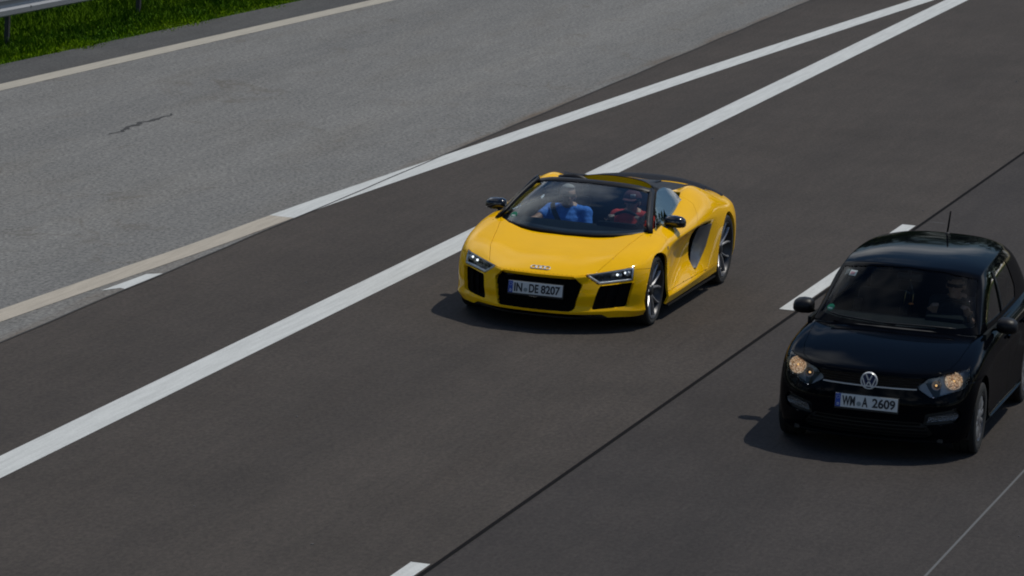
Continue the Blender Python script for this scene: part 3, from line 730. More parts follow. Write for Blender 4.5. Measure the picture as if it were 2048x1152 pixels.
def mirror_part(name, c, s, stalk, parent, mat, smat, ind=None):
    """door mirror housing as a smooth rounded shell with its glass and stalk; both sides"""
    cx, cy_, cz = c; a, b, h = s
    rings = []
    for (t, k, dz) in [(-1, .55, -.1), (-.82, .86, 0), (-.3, 1.0, .03), (.3, 1.0, .0), (.8, .80, -.08), (1., .45, -.16)]:
        ring = []
        for q in range(12):
            an = 2 * math.pi * q / 12; yy = math.cos(an); zz = math.sin(an)
            yy = yy * (b if yy < 0 else b * .55); sq = (abs(zz) ** .8) * (1 if zz > 0 else -1)
            ring.append((cx + a * t, cy_ + yy * k, cz + h * (sq * k + dz)))
        rings.append(ring)
    v_, f_ = loft(rings); out = []
    for sg in (1, -1):
        me = mesh_py(name, [(x * sg, y, z) for x, y, z in v_], f_); clean(me)
        o = link(name, me, mat, parent); md = None
        bm = bmesh.new(); bm.from_mesh(me); bmesh.ops.subdivide_edges(bm, edges=bm.edges[:], cuts=1, use_grid_fill=True, smooth=.9); bm.to_mesh(me); bm.free()
        for p_ in me.polygons: p_.use_smooth = True
        tv, tf = loft([[(p_[0] + dx, p_[1] + dy, p_[2]) for dx, dy in ((-.5 * w, -d), (.5 * w, -d), (.5 * w, d), (-.5 * w, d))] for p_, w, d in stalk])
        sm = mesh_py('mirror_stalk', [(x * sg, y, z) for x, y, z in tv], tf); clean(sm); link('mirror_stalk', sm, smat, o)
        gl = mesh_py('mirror_glass', [(sg * (cx + a * .8 * u), cy_ + b * .50, cz + h * .75 * w) for u, w in ((-1, -.8), (1, -.8), (1, .6), (.6, .9), (-.8, .9))], [(0, 1, 2, 3, 4)]); clean(gl)
        bm = bmesh.new(); bm.from_mesh(gl); r = bmesh.ops.extrude_face_region(bm, geom=bm.faces[:]); bmesh.ops.translate(bm, vec=(0, b * .12, 0), verts=[g_ for g_ in r['geom'] if isinstance(g_, bmesh.types.BMVert)]); bmesh.ops.recalc_face_normals(bm, faces=bm.faces); bm.to_mesh(gl); bm.free()
        link('mirror_glass', gl, 'chrome', o); out.append(o)
    return out
def poly_tube(pts, r, mat, name, parent, closed=False, seg=6):
    v_, f_ = tube(pts, r, seg, closed); me = mesh_py(name, v_, f_); clean(me)
    return link(name, me, mat, parent, True)
def bowl(name, c, r, depth, mat, parent, dirn=(0, -1, 0), seg=20):
    """parabolic reflector bowl opening along dirn"""
    prof = [(depth * (t * t), r * t) for t in (0.02, .2, .4, .6, .8, 1.)] + [(depth, r * 1.06), (depth * .9, r * 1.06)] + [(depth * (t * t) - .006, r * t * 1.03) for t in (.8, .5, .2)]
    v_, f_ = lathe(prof, seg, 'y', closed=False)
    q = Vector(dirn).to_track_quat('Y', 'Z').to_matrix().to_4x4(); me = mesh_py(name, v_, f_); me.transform(Matrix.Translation(c) @ q); clean(me)
    return link(name, me, mat, parent, True)
def ball(name, c, r, mat, parent, sc=(1, 1, 1), sub=2):
    bm = bmesh.new(); bmesh.ops.create_icosphere(bm, subdivisions=sub, radius=1.); bm.transform(Matrix.Translation(c) @ Matrix.Diagonal((r * sc[0], r * sc[1], r * sc[2], 1)))
    return bmobj(name, bm, mat, parent, True)
def seat(parent, x, y, zb, mat, mat2, tall=.78, w=.25, headz=None, lean=.32):
    bm = bmesh.new()
    def slab(c, s_, rx, bev): add_box(bm, c, s_, Matrix.Rotation(rx, 3, 'X'), bev)
    slab((x, y, zb + .07), (2 * w, .50, .16), .08, .05)
    for sg in (-1, 1): slab((x + sg * w * .9, y, zb + .11), (.09, .46, .14), .08, .04)
    st = bmobj('seat', bm, mat, parent, True, 50)
    bm = bmesh.new(); L = tall
    cyb, czb = y + .22 + math.sin(lean) * L / 2, zb + .12 + math.cos(lean) * L / 2
    slab((x, cyb, czb), (2 * w * .9, .13, L), -lean, .05)
    for sg in (-1, 1): slab((x + sg * w * .82, cyb - .04, czb - .03), (.09, .16, L * .75), -lean, .04)
    bmobj('backrest', bm, mat, st, True, 50)
    bm = bmesh.new(); hx = y + .22 + math.sin(lean) * (L + .08); hz = zb + .12 + math.cos(lean) * (L + .08)
    slab((x, hx - .02, hz), (.26, .10, .18), -lean * .6, .04); bmobj('headrest', bm, mat2, st, True, 50)
    return st
def steering_wheel(parent, c, r, tilt):
    T = Matrix.Translation(c) @ Matrix.Rotation(tilt, 4, 'X')
    pts = [(r * math.cos(a), 0, r * math.sin(a)) for a in [2 * math.pi * k / 32 for k in range(32)]]
    v_, f_ = tube(pts, .016, 8, True); me = mesh_py('steering_wheel', v_, f_); me.transform(T); clean(me); o = link('steering_wheel', me, 'leather', parent, True)
    bm = bmesh.new(); add_box(bm, (0, -.015, -.01), (.17, .05, .12), bevel=.03)
    for a in (-.15, math.pi + .15, -math.pi / 2): add_box(bm, (r * .55 * math.cos(a), -.004, r * .55 * math.sin(a)), (r * .9, .014, .035), Matrix.Rotation(-a, 3, 'Y'))
    bm.transform(T); bmobj('wheel_boss', bm, 'plastic_black', o, True, 40); return o
def wiper(parent, pts, off):
    poly_tube([Vector(p_) + Vector(off) for p_ in pts], .008, 'satin_black', 'wiper', parent)
def mid_flank(tab, ys):
    return tab

# ------------------------------------------------------------------ yellow open two-seater
def lerp(a, b, t): return a + (b - a) * t
R8P = (-11.3691, 42.8176, 0)
car = empty('yellow_sports_car', R8P)
tag(car, 'yellow open-top two-seater sports car driving in the middle lane', 'car')
side_tab = [  # y, then (x, z) rows from the lower edge to the crest
 (-.44, [(.838, .140), (.872, .192), (.866, .25), (.872, .34), (.870, .42), (.860, .50), (.838, .568), (.808, .608)]),
 (-.27, [(.905, .150), (.935, .205), (.932, .27), (.938, .37), (.938, .46), (.926, .55), (.894, .628), (.838, .670)]),
 (-.05, [(.935, .150), (.952, .215), (.955, .30), (.960, .40), (.958, .50), (.948, .60), (.918, .685), (.845, .727)]),
 (.18, [(.940, .150), (.955, .220), (.955, .30), (.955, .42), (.953, .54), (.948, .65), (.918, .735), (.835, .775)]),
 (.42, [(.945, .150), (.968, .225), (.942, .29), (.925, .42), (.926, .58), (.946, .715), (.905, .780), (.805, .818)]),
 (.80, [(.945, .152), (.972, .228), (.930, .30), (.888, .42), (.888, .61), (.950, .738), (.900, .805), (.790, .850)]),
 (1.20, [(.945, .155), (.972, .235), (.920, .318), (.866, .44), (.868, .63), (.955, .750), (.902, .830), (.782, .895)]),
 (1.55, [(.945, .160), (.970, .240), (.930, .33), (.895, .45), (.900, .64), (.964, .762), (.910, .868), (.755, .972)]),
 (1.95, [(.950, .165), (.968, .250), (.962, .34), (.958, .48), (.965, .64), (.972, .758), (.916, .898), (.722, 1.040)]),
 (2.30, [(.950, .170), (.968, .250), (.972, .35), (.975, .48), (.976, .62), (.964, .740), (.906, .876), (.735, .982)]),
 (2.65, [(.950, .180), (.968, .260), (.973, .36), (.975, .48), (.972, .60), (.955, .712), (.897, .825), (.745, .905)]),
 (3.00, [(.930, .200), (.950, .280), (.955, .38), (.955, .49), (.948, .60), (.925, .692), (.868, .778), (.735, .845)]),
 (3.30, [(.870, .240), (.885, .320), (.887, .41), (.882, .51), (.872, .60), (.850, .680), (.805, .745), (.700, .800)])]
side = [[(x, y + (.01 if j == 0 else 0), z) for j, (x, z) in enumerate(r)] for y, r in side_tab]
K, J = 6, 7
ctop = [(-.875, .530), (-.60, .628), (-.28, .700), (.04, .765), (.40, .835), (.80, .87), (1.20, .90), (1.55, .925), (1.95, .945), (2.30, .935), (2.65, .915), (3.00, .890), (3.38, .860)]
tt = [0, .23, .42, .57, .72, .87, 1.]
TOPX = [0, .20, .35, .45, .58, .70]; TOPY = [-.875, -.868, -.843, -.772, -.662, -.552]; TOPZ = [.530, .530, .532, .545, .565, .586]
BX = [0, .20, .36, .51, .64, .75]; BY = [-.935, -.925, -.892, -.802, -.702, -.588]
top = []
for i in range(13):
    e = side[i][7]; row = []
    for k in range(K + 1):
        if k == K: row.append(e)
        elif i == 0: row.append((TOPX[k], TOPY[k], TOPZ[k]))
        else:
            t = tt[k]; yc, zc = ctop[i]
            z = lerp(zc, e[2], t ** 2.2) + (.016 * math.sin(math.pi * min(1, max(0, (t - .5) / .5))) if i < 5 else .012 * math.sin(math.pi * t))
            row.append((t * e[0], lerp(yc, e[1], t ** 2.0), z))
    top.append(row)
front = []
for k in range(K):
    col = []
    for j in range(J + 1):
        a = j / J; w = max(0, (a - .35) / .65) ** 1.3
        x = lerp(BX[k], TOPX[k], w); y = lerp(BY[k], TOPY[k], w) - (.018 if j == 1 else 0) + (.012 if j == 2 else 0); z = lerp(.150, TOPZ[k], a)
        col.append((TOPX[k], TOPY[k], TOPZ[k]) if j == J else (x, y, z))
    front.append(col)
front.append(side[0])
rear = []
for k in range(K):
    col = []
    for j in range(J + 1):
        e = side[-1][j]; t = tt[k]; tp = top[-1][k]; a = j / J
        y = lerp(3.46, e[1], t ** 3); z = lerp(lerp(.24, .24, t), tp[2], a) if j < J else tp[2]
        col.append(tp if j == J else (t * lerp(e[0], e[0], a), lerp(y, tp[1], a ** 4), z))
    rear.append(col)
rear.append(side[-1])
cre = [([s[5] for s in side[3:10]], .92), ([s[1] for s in side], .6), ([front[k][7] for k in range(7)], .35), ([front[k][1] for k in range(7)], .6), ([s[2] for s in side[4:9]], .5)]
B = Body(side, top, front, rear, cre)
GR = [(.0, .522), (.338, .524), (.420, .452), (.372, .235), (.352, .216), (.325, .207), (0, .205)]
LAMP = rounded([(.428, .543), (.546, .453), (.815, .482), (.810, .606)], .012, 3)
INT = rounded([(.560, .440), (.514, .228), (.795, .252), (.824, .470)], .02, 3)
LIPC = [(0, .178), (.600, .180), (.668, .138), (.675, .05), (0, .05)]
ARF = [(.0 + .362 * math.cos(2 * math.pi * k / 40), .327 + .362 * math.sin(2 * math.pi * k / 40)) for k in range(40)]
ARR = [(2.65 + .378 * math.cos(2 * math.pi * k / 40), .345 + .378 * math.sin(2 * math.pi * k / 40)) for k in range(40)]
HOOD = [(.0, -1.2), (.50, -1.2), (.52, -.70), (.598, -.42), (.655, -.02), (.70, .25), (.735, .352), (.70, .30), (.60, .18), (.45, .085), (.25, .03), (0, .01)]
WSB = [(0, .01), (.25, .03), (.45, .085), (.60, .18), (.70, .30), (.735, .352)]
COCK = [(0, .01)] + WSB[1:] + [(.745, .50), (.735, 1.0), (.72, 1.45), (.68, 1.72), (.55, 1.86), (.0, 1.90)]
DOOR = [(.335, 1.2), (.335, .55), (.27, .36), (.27, .268), (1.34, .268), (1.40, .45), (1.40, .80), (1.60, .93), (1.60, 1.2)]
BLADE = rounded([(1.41, .735), (1.40, .56), (1.40, .43), (1.46, .318), (1.52, .325), (1.66, .385), (1.79, .475), (1.855, .60), (1.885, .742)], .018, 3)
DECK = [(0, 1.9), (.55, 1.86), (.62, 1.95), (.635, 2.4), (.66, 3.02), (0, 3.12)]
fr = lambda c: c.y < -.3; sd = lambda c: c.x > .6; tp_ = lambda c: c.z > .5 and c.x < .95
B.cut(GR, 'y', fr, False); B.cut(LAMP, 'y', lambda c: c.y < -.2 and c.z > .3); B.cut(INT, 'y', lambda c: c.y < -.2); B.cut(LIPC[:4], 'y', fr, False)
B.cut(ARF, 'x', sd); B.cut(ARR, 'x', sd)
B.cut(HOOD[1:7], 'z', tp_, False); B.cut(WSB, 'z', tp_, False); B.cut(COCK[5:], 'z', tp_, False)
B.cut(DOOR[:-1], 'x', lambda c: c.x > .72 and c.z < .97, False); B.cut(BLADE, 'x', sd)
B.cut([(-.60, .594), (-.2, .578), (0, .565)], 'x', lambda c: c.x > .78 and c.y < 0, False)
B.cut([(.27, .268), (2.4, .268)], 'x', sd, False); B.cut([(0, .268), (.27, .268)], 'x', sd, False)
B.cut(DECK, 'z', lambda c: c.y > 1.7 and c.z > .7, False)
B.cut([(3.02, 1.), (3.02, .1)], 'x', lambda c: c.x > .5, False)
def cls(c, pid, n):
    if pid in (0,) and (inpoly((c.y, c.z), ARF) or inpoly((c.y, c.z), ARR)): return None
    if pid in (0, 2):
        q = (c.x, c.z)
        if pid == 2 and inpoly(q, GR + [(0, .205)]): return 'grille'
        if c.y < -.2 and inpoly(q, LAMP): return 'lamp'
        if c.y < -.2 and inpoly(q, INT): return 'intake'
        if pid == 2 and inpoly(q, LIPC): return None
    if pid == 1:
        if inpoly((c.x, c.y), COCK): return None
        if c.y < .34 and inpoly((c.x, c.y), HOOD): return 'hood'
        if c.y < .30 and not inpoly((c.y, c.z), DOOR): return 'fender'
        if c.y > 1.6 and inpoly((c.x, c.y), DECK + [(0, 1.9)]): return 'deck'
    if pid == 2: return 'bumper'
    if pid == 0:
        if inpoly((c.y, c.z), BLADE): return 'blade'
        if c.y < 0 and c.z < interp([-.6, -.2, 0], [.594, .578, .565], c.y): return 'bumper'
    if c.y > .2 and (inpoly((c.y, c.z), DOOR) or (pid == 0 and .268 < c.z < .76 and .3 < c.y < 1.48)): return 'door'
    if pid == 0 and c.z < .268 and 0 < c.y < 2.5: return 'sill'
    if pid == 0 and c.y < .40: return 'fender'
    if c.y > 3.02 or pid == 3 or (c.y > 2.9 and c.z < .3): return 'rear_bumper'
    if c.y < .45: return 'fender'
    return 'quarter'
P_ = B.split(cls)
YP = 'yellow_paint'
link('hood', panel_mesh(P_['hood'], mirror=True), YP, car)
link('front_bumper', panel_mesh(P_['bumper'], mirror=True, flange=.035), YP, car)
link('rear_bumper', panel_mesh(P_['rear_bumper'], mirror=True), YP, car)
link('engine_cover', panel_mesh(P_['deck'], mirror=True), 'carbon', car)
pair('fender', panel_mesh(P_['fender'], flange=.02), YP, car)
doors = pair('door', panel_mesh(P_['door'], flange=.02), YP, car)
pair('rear_quarter', panel_mesh(P_['quarter'], flange=.025), YP, car)
pair('side_sill', panel_mesh(P_['sill'], flange=.02), YP, car)
# side blade and the dark air inlet ahead of it
bl = [f for f in P_['blade']]
pock = panel_mesh(bl, gap=-.02, flange=0, move=(-.10, 0, 0)); pair('side_inlet', pock, 'void_black', car)
def blade_x(y, z): return B.sx(y, z) + .012
g_ = []
for z in [.325, .37, .42, .50, .58, .66, .715]:
    y_lo = interp([.31, .42, .60, .73], [1.46, 1.52, 1.60, 1.67], z); y_hi = interp([.315, .385, .475, .60, .72], [1.47, 1.65, 1.78, 1.845, 1.875], z)
    g_.append([(blade_x(lerp(y_lo, y_hi, t), z) - (.045 * (1 - t) ** 2), lerp(y_lo, y_hi, t), z) for t in (0, .2, .4, .6, .8, 1)])
me = mesh_py('side_blade', *surf_sheet(g_, .012)); clean(me)
for p_ in me.polygons: p_.use_smooth = True
me.set_sharp_from_angle(angle=rad(50)); pair('side_blade', me, 'blade_grey', car)
# front openings
def recess(faces, depth, mat, name, both=True, gap=-.02):
    me = panel_mesh(faces, gap=gap, flange=0, mirror=not both, move=(0, depth, 0))
    if both: return pair(name, me, mat, car)
    return link(name, me, mat, car)
grl = recess(P_['grille'], .045, 'void_black', 'grille', False)
ints = recess(P_['intake'], .07, 'void_black', 'air_intake')
# honeycomb of the grille
GP = GR + [(-x, z) for x, z in reversed(GR[1:-1])]
bm = bmesh.new(); hs = .024
for r in range(-1, 18):
    for c in range(-16, 17):
        x = c * hs * 1.732 + (hs * .866 if r % 2 else 0); z = .19 + r * hs * 1.5
        if not inpoly((x, z), GP): continue
        y = B.fy(min(abs(x), .42), max(.2, min(.52, z))) + .028; o_, i_ = [], []
        for q in range(6):
            a = math.pi / 6 + q * math.pi / 3
            o_.append(bm.verts.new((x + hs * math.cos(a), y, z + hs * math.sin(a)))); i_.append(bm.verts.new((x + hs * .78 * math.cos(a), y, z + hs * .78 * math.sin(a))))
        bk = [bm.verts.new((v.co.x, y + .012, v.co.z)) for v in i_]
        for q in range(6):
            q2 = (q + 1) % 6; bm.faces.new((o_[q], o_[q2], i_[q2], i_[q])); bm.faces.new((i_[q], i_[q2], bk[q2], bk[q]))
tag(bmobj('grille_mesh', bm, 'void_black', car), kind='stuff')
# vertical fins in the side intakes, black trim ring
for sg in (1, -1):
    for t in (.3, .62):
        pts_ = []
        for z in (.25, .32, .40, .45):
            x = lerp(interp([.23, .45], [.525, .562], z), interp([.26, .48], [.785, .812], z), t); pts_.append((x, B.fy(x, z) + .03, z))
        g2 = [[(sg * x, y, z), (sg * (x + .004), y + .05, z)] for x, y, z in pts_]
        pyobj('intake_fin', *surf_sheet(g2, .006), 'void_black', car)
# front splitter and underbody
sp_pts = [(x, y + .012) for x, y in zip(BX, BY)] + [(.80, -.47), (.83, -.40), (.80, -.30), (0, -.30)]
bm = bmesh.new()
for zz in (.118, .132):
    pass
full = [(x, y) for x, y in sp_pts] + [(-x, y) for x, y in reversed(sp_pts[1:-1])]
v_ = [(x * .93, y + .10, .120) for x, y in full] + [(x * .93, y + .10, .134) for x, y in full]; n = len(full)
pyobj('front_splitter', v_, [tuple(range(n))[::-1], tuple(range(n, 2 * n))] + [(i, (i + 1) % n, n + (i + 1) % n, n + i) for i in range(n)], 'satin_black', car)
bm.free(); bm = bmesh.new(); add_box(bm, (0, 1.32, .15), (1.30, 3.9, .03)); add_box(bm, (0, 1.33, .15), (1.84, 1.78, .028)); bmobj('underbody', bm, 'plastic_black', car)
for c_, d_ in (((0, -.60, .30), (1.0, .30, .30)), ((0, -.28, .36), (1.16, .3, .32)), ((0, 2.6, .42), (1.1, 1.4, .5))):
    bm = bmesh.new(); add_box(bm, c_, d_); bmobj('inner_structure', bm, 'plastic_black', car)
for sg in (1, -1):
    bm = bmesh.new(); add_box(bm, (sg * .93, 1.33, .132), (.05, 1.9, .016)); bmobj('sill_trim', bm, 'carbon', car)
# wheel arch liners
def liners(parent, y, z, r, x0, x1):
    V, Fc = [], []
    for k in range(25):
        a = -math.pi * .12 + math.pi * 1.24 * k / 24; V += [(x0, y + r * math.cos(a), max(.14, z + r * math.sin(a))), (x1, y + r * math.cos(a), max(.14, z + r * math.sin(a)))]
    Fc = [(2 * k, 2 * k + 1, 2 * k + 3, 2 * k + 2) for k in range(24)]
    k = len(V); V.append((x0, y, z)); Fc += [(k, 2 * q, 2 * q + 2) for q in range(24)]
    me = mesh_py('wheel_arch_liner', V, Fc); pair('wheel_arch_liner', me, 'plastic_black', parent)
liners(car, 0, .327, .368, .60, .885); liners(car, 2.65, .345, .384, .58, .90)
for sg in (1, -1):
    wheel(car, sg * .792, 0, .327, .270, .245, 'ten'); wheel(car, sg * .800, 2.65, .345, .276, .30, 'ten')
# headlights: dark housing, projector lenses, bright outline strip, clear cover
for sg in (1, -1):
    hm = panel_mesh(P_['lamp'], gap=-.004, flange=0, move=(-.012, .075, -.004))
    if sg < 0: hm = mirrored(hm)
    hl = link('headlight', hm, 'lamp_inner', car)
    cm = panel_mesh(P_['lamp'], gap=.002, flange=.01, move=(0, .004, 0)); cm = cm if sg > 0 else mirrored(cm); link('lens_cover', cm, 'lamp_glass', hl)
    inn = inset_poly([(.428, .543), (.546, .453), (.815, .482), (.810, .606)], .011)
    def on(x, z, d): return Vector((sg * x, B.fy(x, z) + d, z))
    strip_pts = [on(lerp(a[0], b[0], t), lerp(a[1], b[1], t), .022) for a, b in ((inn[0], inn[1]), (inn[1], inn[2]), (inn[2], inn[3]), (inn[3], inn[0])) for t in (0, .2, .4, .6, .8)]
    poly_tube(strip_pts, .0115, 'light_guide', 'light_guide', hl, True)
    for (x, z, r) in [(.752, .546, .036), (.690, .530, .028)]:
        p0 = on(x, z, .052); ball('projector_lens', p0, r, 'reflector', hl); ball('led', p0 + Vector((-.012 * sg, -.026, .006)), .012, 'led', hl)
    for (x, z) in [(.62, .515), (.57, .508), (.525, .512)]: ball('projector_lens', on(x, z, .045), .014, 'alloy_dark', hl)
# emblem: four linked rings on the hood front
er = .0295; e0 = None
for k in range(4):
    cx = (k - 1.5) * er * 1.42; pts_ = []
    for q in range(28):
        a = 2 * math.pi * q / 28; x = cx + er * math.cos(a); yy = -.790 + er * .92 * math.sin(a); pts_.append((x, yy, B.tz(x, yy) + .006))
    e0 = poly_tube(pts_, .0045, 'silver_trim', 'badge_ring', car, True)
plate(car, 'licence_plate', 0, B.fy(0, .39) - .012, .388, rad(-4), [('IN', -.203, -.125), ('O', -.093, 1), ('DE', -.060, .030), ('8207', .054, .238)])
text_obj('grille_badge', 'quattro', .022, 'alloy_dark', car, Matrix.Translation((-.30, B.fy(.27, .49) + .02, .484)) @ Matrix.Rotation(math.pi / 2, 4, 'X'), 1., .0004)
text_obj('dealer_lettering', 'Audi Sport', .018, 'chrome_soft', car, Matrix.Translation((-.05, B.fy(0, .32) - .022, .3165)) @ Matrix.Rotation(math.pi / 2, 4, 'X'), 1., .0003)
# windscreen: glass, black frame (header and pillars), black cowl band
wb = spline([(0, .035, .775), (.30, .065, .783), (.56, .175, .797), (.715, .335, .812)], 14)
wt = spline([(0, .955, 1.135), (.25, .965, 1.130), (.44, .99, 1.115), (.560, 1.03, 1.088)], 14)
half = [[b.lerp(t, v) + Vector((0, -.035, .02)) * math.sin(math.pi * v) for v in [k / 10 for k in range(11)]] for b, t in zip(wb, wt)]
gridw = [[Vector((-p_.x, p_.y, p_.z)) for p_ in c] for c in reversed(half[1:])] + half
me = mesh_py('windscreen', *surf_sheet(gridw, .005)); clean(me)
ws = link('windscreen', me, 'windscreen', car, True); me.set_sharp_from_angle(angle=rad(40))
def prof_tube(path, w, h, nrm):
    """flat rounded bar following path"""
    rings = []
    for i, p_ in enumerate(path):
        a = path[max(0, i - 1)]; b = path[min(len(path) - 1, i + 1)]; d = (b - a).normalized(); n = Vector(nrm(p_) if callable(nrm) else nrm); n = (n - d * n.dot(d)).normalized(); s_ = d.cross(n)
        rings.append([p_ + s_ * w * math.cos(t) * (1 if abs(math.cos(t)) > .1 else 1) + n * h * math.sin(t) for t in [2 * math.pi * k / 8 for k in range(8)]])
    return loft(rings)
hdr = [Vector((-p_.x, p_.y, p_.z)) for p_ in reversed(wt[1:])] + wt
hdr = [p_ + Vector((0, .018, .004)) for p_ in hdr]
me = mesh_py('windscreen_header', *prof_tube(hdr, .052, .017, (0, -.35, 1))); clean(me); link('windscreen_header', me, 'satin_black', car, True)
pil = [b.lerp(t, v) + Vector((.018, -.008 * math.sin(math.pi * v), .012 + .02 * math.sin(math.pi * v))) for v in [k / 8 for k in range(9)] for b, t in [(wb[-1], wt[-1])]]
pil[0] += Vector((.02, -.03, -.01)); me = mesh_py('windscreen_pillar', *prof_tube(pil, .050, .020, (.9, -.2, .5))); clean(me)
for p_ in me.polygons: p_.use_smooth = True
pair('windscreen_pillar', me, 'satin_black', car)
cow = [[Vector((s_ * p_.x, p_.y - .02, p_.z - .004)), Vector((s_ * p_.x * .99, p_.y + .10, p_.z + .022))] for p_, s_ in [(p_, -1) for p_ in reversed(wb[1:])] + [(p_, 1) for p_ in wb]]
pyobj('cowl_band', *surf_sheet(cow, .012), 'satin_black', car, True)
# side windows
for sg in (1, -1):
    cols = []
    for t in [k / 14 for k in range(15)]:
        y = lerp(.42, 1.56, t); zb = interp([.42, .8, 1.2, 1.56], [.812, .850, .890, .930], y); xb = interp([.42, 1.56], [.790, .765], y)
        zt = interp([.42, .60, .80, 1.0, 1.10, 1.25, 1.40, 1.48, 1.53, 1.56], [.835, .935, 1.03, 1.105, 1.12, 1.12, 1.085, 1.03, .98, .935], y); hgt = zt - zb
        cols.append([(sg * (xb - hgt * v * .66 - .10 * (hgt * v) ** 2 + .004), y, zb - .03 + (hgt + .03) * v) for v in (0, .25, .5, .75, 1)])
    me = mesh_py('side_window', *surf_sheet(cols, .005)); clean(me); link('side_window', me, 'side_glass', car, True); me.set_sharp_from_angle(angle=rad(40))
mirror_part('door_mirror', (.888, .735, .880), (.100, .09, .056), [((.800, .62, .775), .05, .045), ((.822, .66, .83), .035, .035), ((.852, .71, .862), .04, .03)], car, 'gloss_black', 'gloss_black')
# cabin
bm = bmesh.new()
W_ = .735
add_box(bm, (0, 1.05, .20), (1.50, 1.70, .03))
for sg in (1, -1): add_box(bm, (sg * .765, 1.05, .50), (.03, 1.62, .60))
add_box(bm, (0, 1.90, .56), (1.46, .04, .70)); add_box(bm, (0, .26, .46), (1.46, .04, .52)); add_box(bm, (0, 1.10, .36), (.24, 1.5, .32), bevel=.03)
bmobj('cabin_tub', bm, 'leather', car)
dp = [(.20, .775), (.42, .808), (.62, .800), (.72, .765), (.70, .68), (.60, .56), (.50, .50), (.20, .50)]
rings = [[(x, y + dy * abs(x) ** 2, z - .03 * abs(x) ** 2) for y, z in dp] for x in [-.70, -.55, -.35, -.1, .1, .35, .55, .70] for dy in (.22,)]
me = mesh_py('dashboard', *loft(rings)); clean(me); link('dashboard', me, 'dash', car, True); me.set_sharp_from_angle(angle=rad(45))
bm = bmesh.new(); add_box(bm, (.37, .62, .80), (.40, .24, .07), Matrix.Rotation(-.15, 3, 'X'), .03); bmobj('instrument_hood', bm, 'dash', car, True, 50)
steering_wheel(car, (.37, .80, .745), .175, rad(-24))
seat(car, -.38, 1.16, .24, 'leather', 'leather_brown', tall=.575, w=.24, lean=.30); seat(car, .36, 1.16, .24, 'leather', 'leather_brown', tall=.54, w=.24, lean=.30)
ball('seat_hoop', (-.36, 1.56, 1.035), .1, 'satin_black', car, (1.75, .5, .82)); ball('seat_hoop', (.36, 1.56, .95), .1, 'satin_black', car, (1.75, .5, .82))
bm = bmesh.new(); add_box(bm, (0, 1.695, .79), (1.20, .02, .44), Matrix.Rotation(-.08, 3, 'X'), .006); bmobj('wind_deflector', bm, 'satin_black', car)
# fairings behind the seats, dark hood compartment between them, deck vents, rear spoiler
g_ = []                                                    # fairing across the deck behind the seats
for t in [k / 12 for k in range(13)]:
    y = lerp(1.74, 2.70, t); hw = lerp(.40, .36, t); zt = interp([0, .05, .4, 1], [1.108, 1.110, .975, .93], t); ring = []
    for k in range(17):
        a = math.pi * k / 16; x = -hw * math.cos(a); zb = B.tz(x, max(y, 1.93)) - .03; ring.append((x, y, zb + max(.012, zt - zb) * math.sin(a) ** .45))
    g_.append(ring)
me = mesh_py('deck_fairing', *surf_sheet(g_, .006)); clean(me); link('deck_fairing', me, 'carbon', car, True)
c0 = [(p_[0], p_[1] + .002, p_[2]) for p_ in g_[0]]
pyobj('fairing_front', c0 + [(p_[0], p_[1] + .01, p_[2] - .002) for p_ in c0], [tuple(range(17)), tuple(range(17, 34))[::-1]] + [(k, k + 1, 18 + k, 17 + k) for k in range(16)], YP, car)
g_ = [[(x, y, B.tz(x, y) + .006) for x in (-.15, -.08, 0, .08, .15)] for y in (2.72, 2.8, 2.9, 3.0, 3.08)]
pyobj('deck_centre_panel', *surf_sheet(g_, .008), 'satin_black', car, True)
for sg in (1, -1):
    for k in range(5):
        y = 2.25 + k * .15; g2 = [[(sg * x, y, B.tz(x, y) + .004), (sg * (x + .01), y + .07, B.tz(x, y) + .022)] for x in (.575, .61, .645)]
        pyobj('deck_louvre', *surf_sheet(g2, .006), 'satin_black', car)
sp_ = []
for x in [-.80, -.76, -.65, -.5, -.3, -.1, .1, .3, .5, .65, .76, .80]:
    a = abs(x); yb = lerp(3.30, 2.98, (a / .8) ** 2.4); z = lerp(.885, .80, (a / .8) ** 2.2)
    sp_.append([(x, yb - .20, z - .075), (x, yb - .18, z - .030), (x, yb - .04, z + .026), (x, yb + .05, z + .034), (x, yb + .06, z + .02), (x, yb + .02, z - .05)])
me = mesh_py('rear_spoiler', *loft(sp_)); clean(me); link('rear_spoiler', me, 'carbon', car, True); me.set_sharp_from_angle(angle=rad(40))
for sg in (1, -1):
    bm = bmesh.new(); add_box(bm, (sg * .62, 3.42, .66), (.34, .06, .09), Matrix.Rotation(sg * -.25, 3, 'Z'), .01); bmobj('tail_light', bm, 'cap_dark', car)
# door handle blade, marker, screen sticker
for sg in (1, -1):
    bm = bmesh.new(); x = B.sx(1.18, .71); add_box(bm, (sg * (x + .004), 1.18, .715), (.012, .16, .016), bevel=.004); bmobj('handle', bm, YP, doors[0] if sg > 0 else doors[1])
    bm = bmesh.new(); x = B.sx(.29, .70); add_box(bm, (sg * (x + .001), .265, .70), (.006, .02, .035), bevel=.002); bmobj('fender_badge', bm, 'chrome_soft', car)
def on_glass(u, v):
    i = int(u); c = gridw[i]; k = v * 10; j = int(k); return c[j].lerp(c[j + 1], k - j)
pc = half[11][1].copy(); pc.x = -pc.x
def sticker(parent, c, r, n, mats, name='emission_sticker'):
    q = Vector(n).to_track_quat('Y', 'Z').to_matrix().to_4x4(); v_, f_ = lathe([(0, 0), (0, r), (.001, r), (.001, 0)], 20, 'y'); me = mesh_py(name, v_, f_); me.transform(Matrix.Translation(c) @ q); o = link(name, me, mats[0], parent)
    bm = bmesh.new(); add_box(bm, (0, .0015, -r * .30), (r * 1.1, .001, r * .42)); bm.transform(Matrix.Translation(c) @ q); bmobj('sticker_field', bm, mats[1], o)
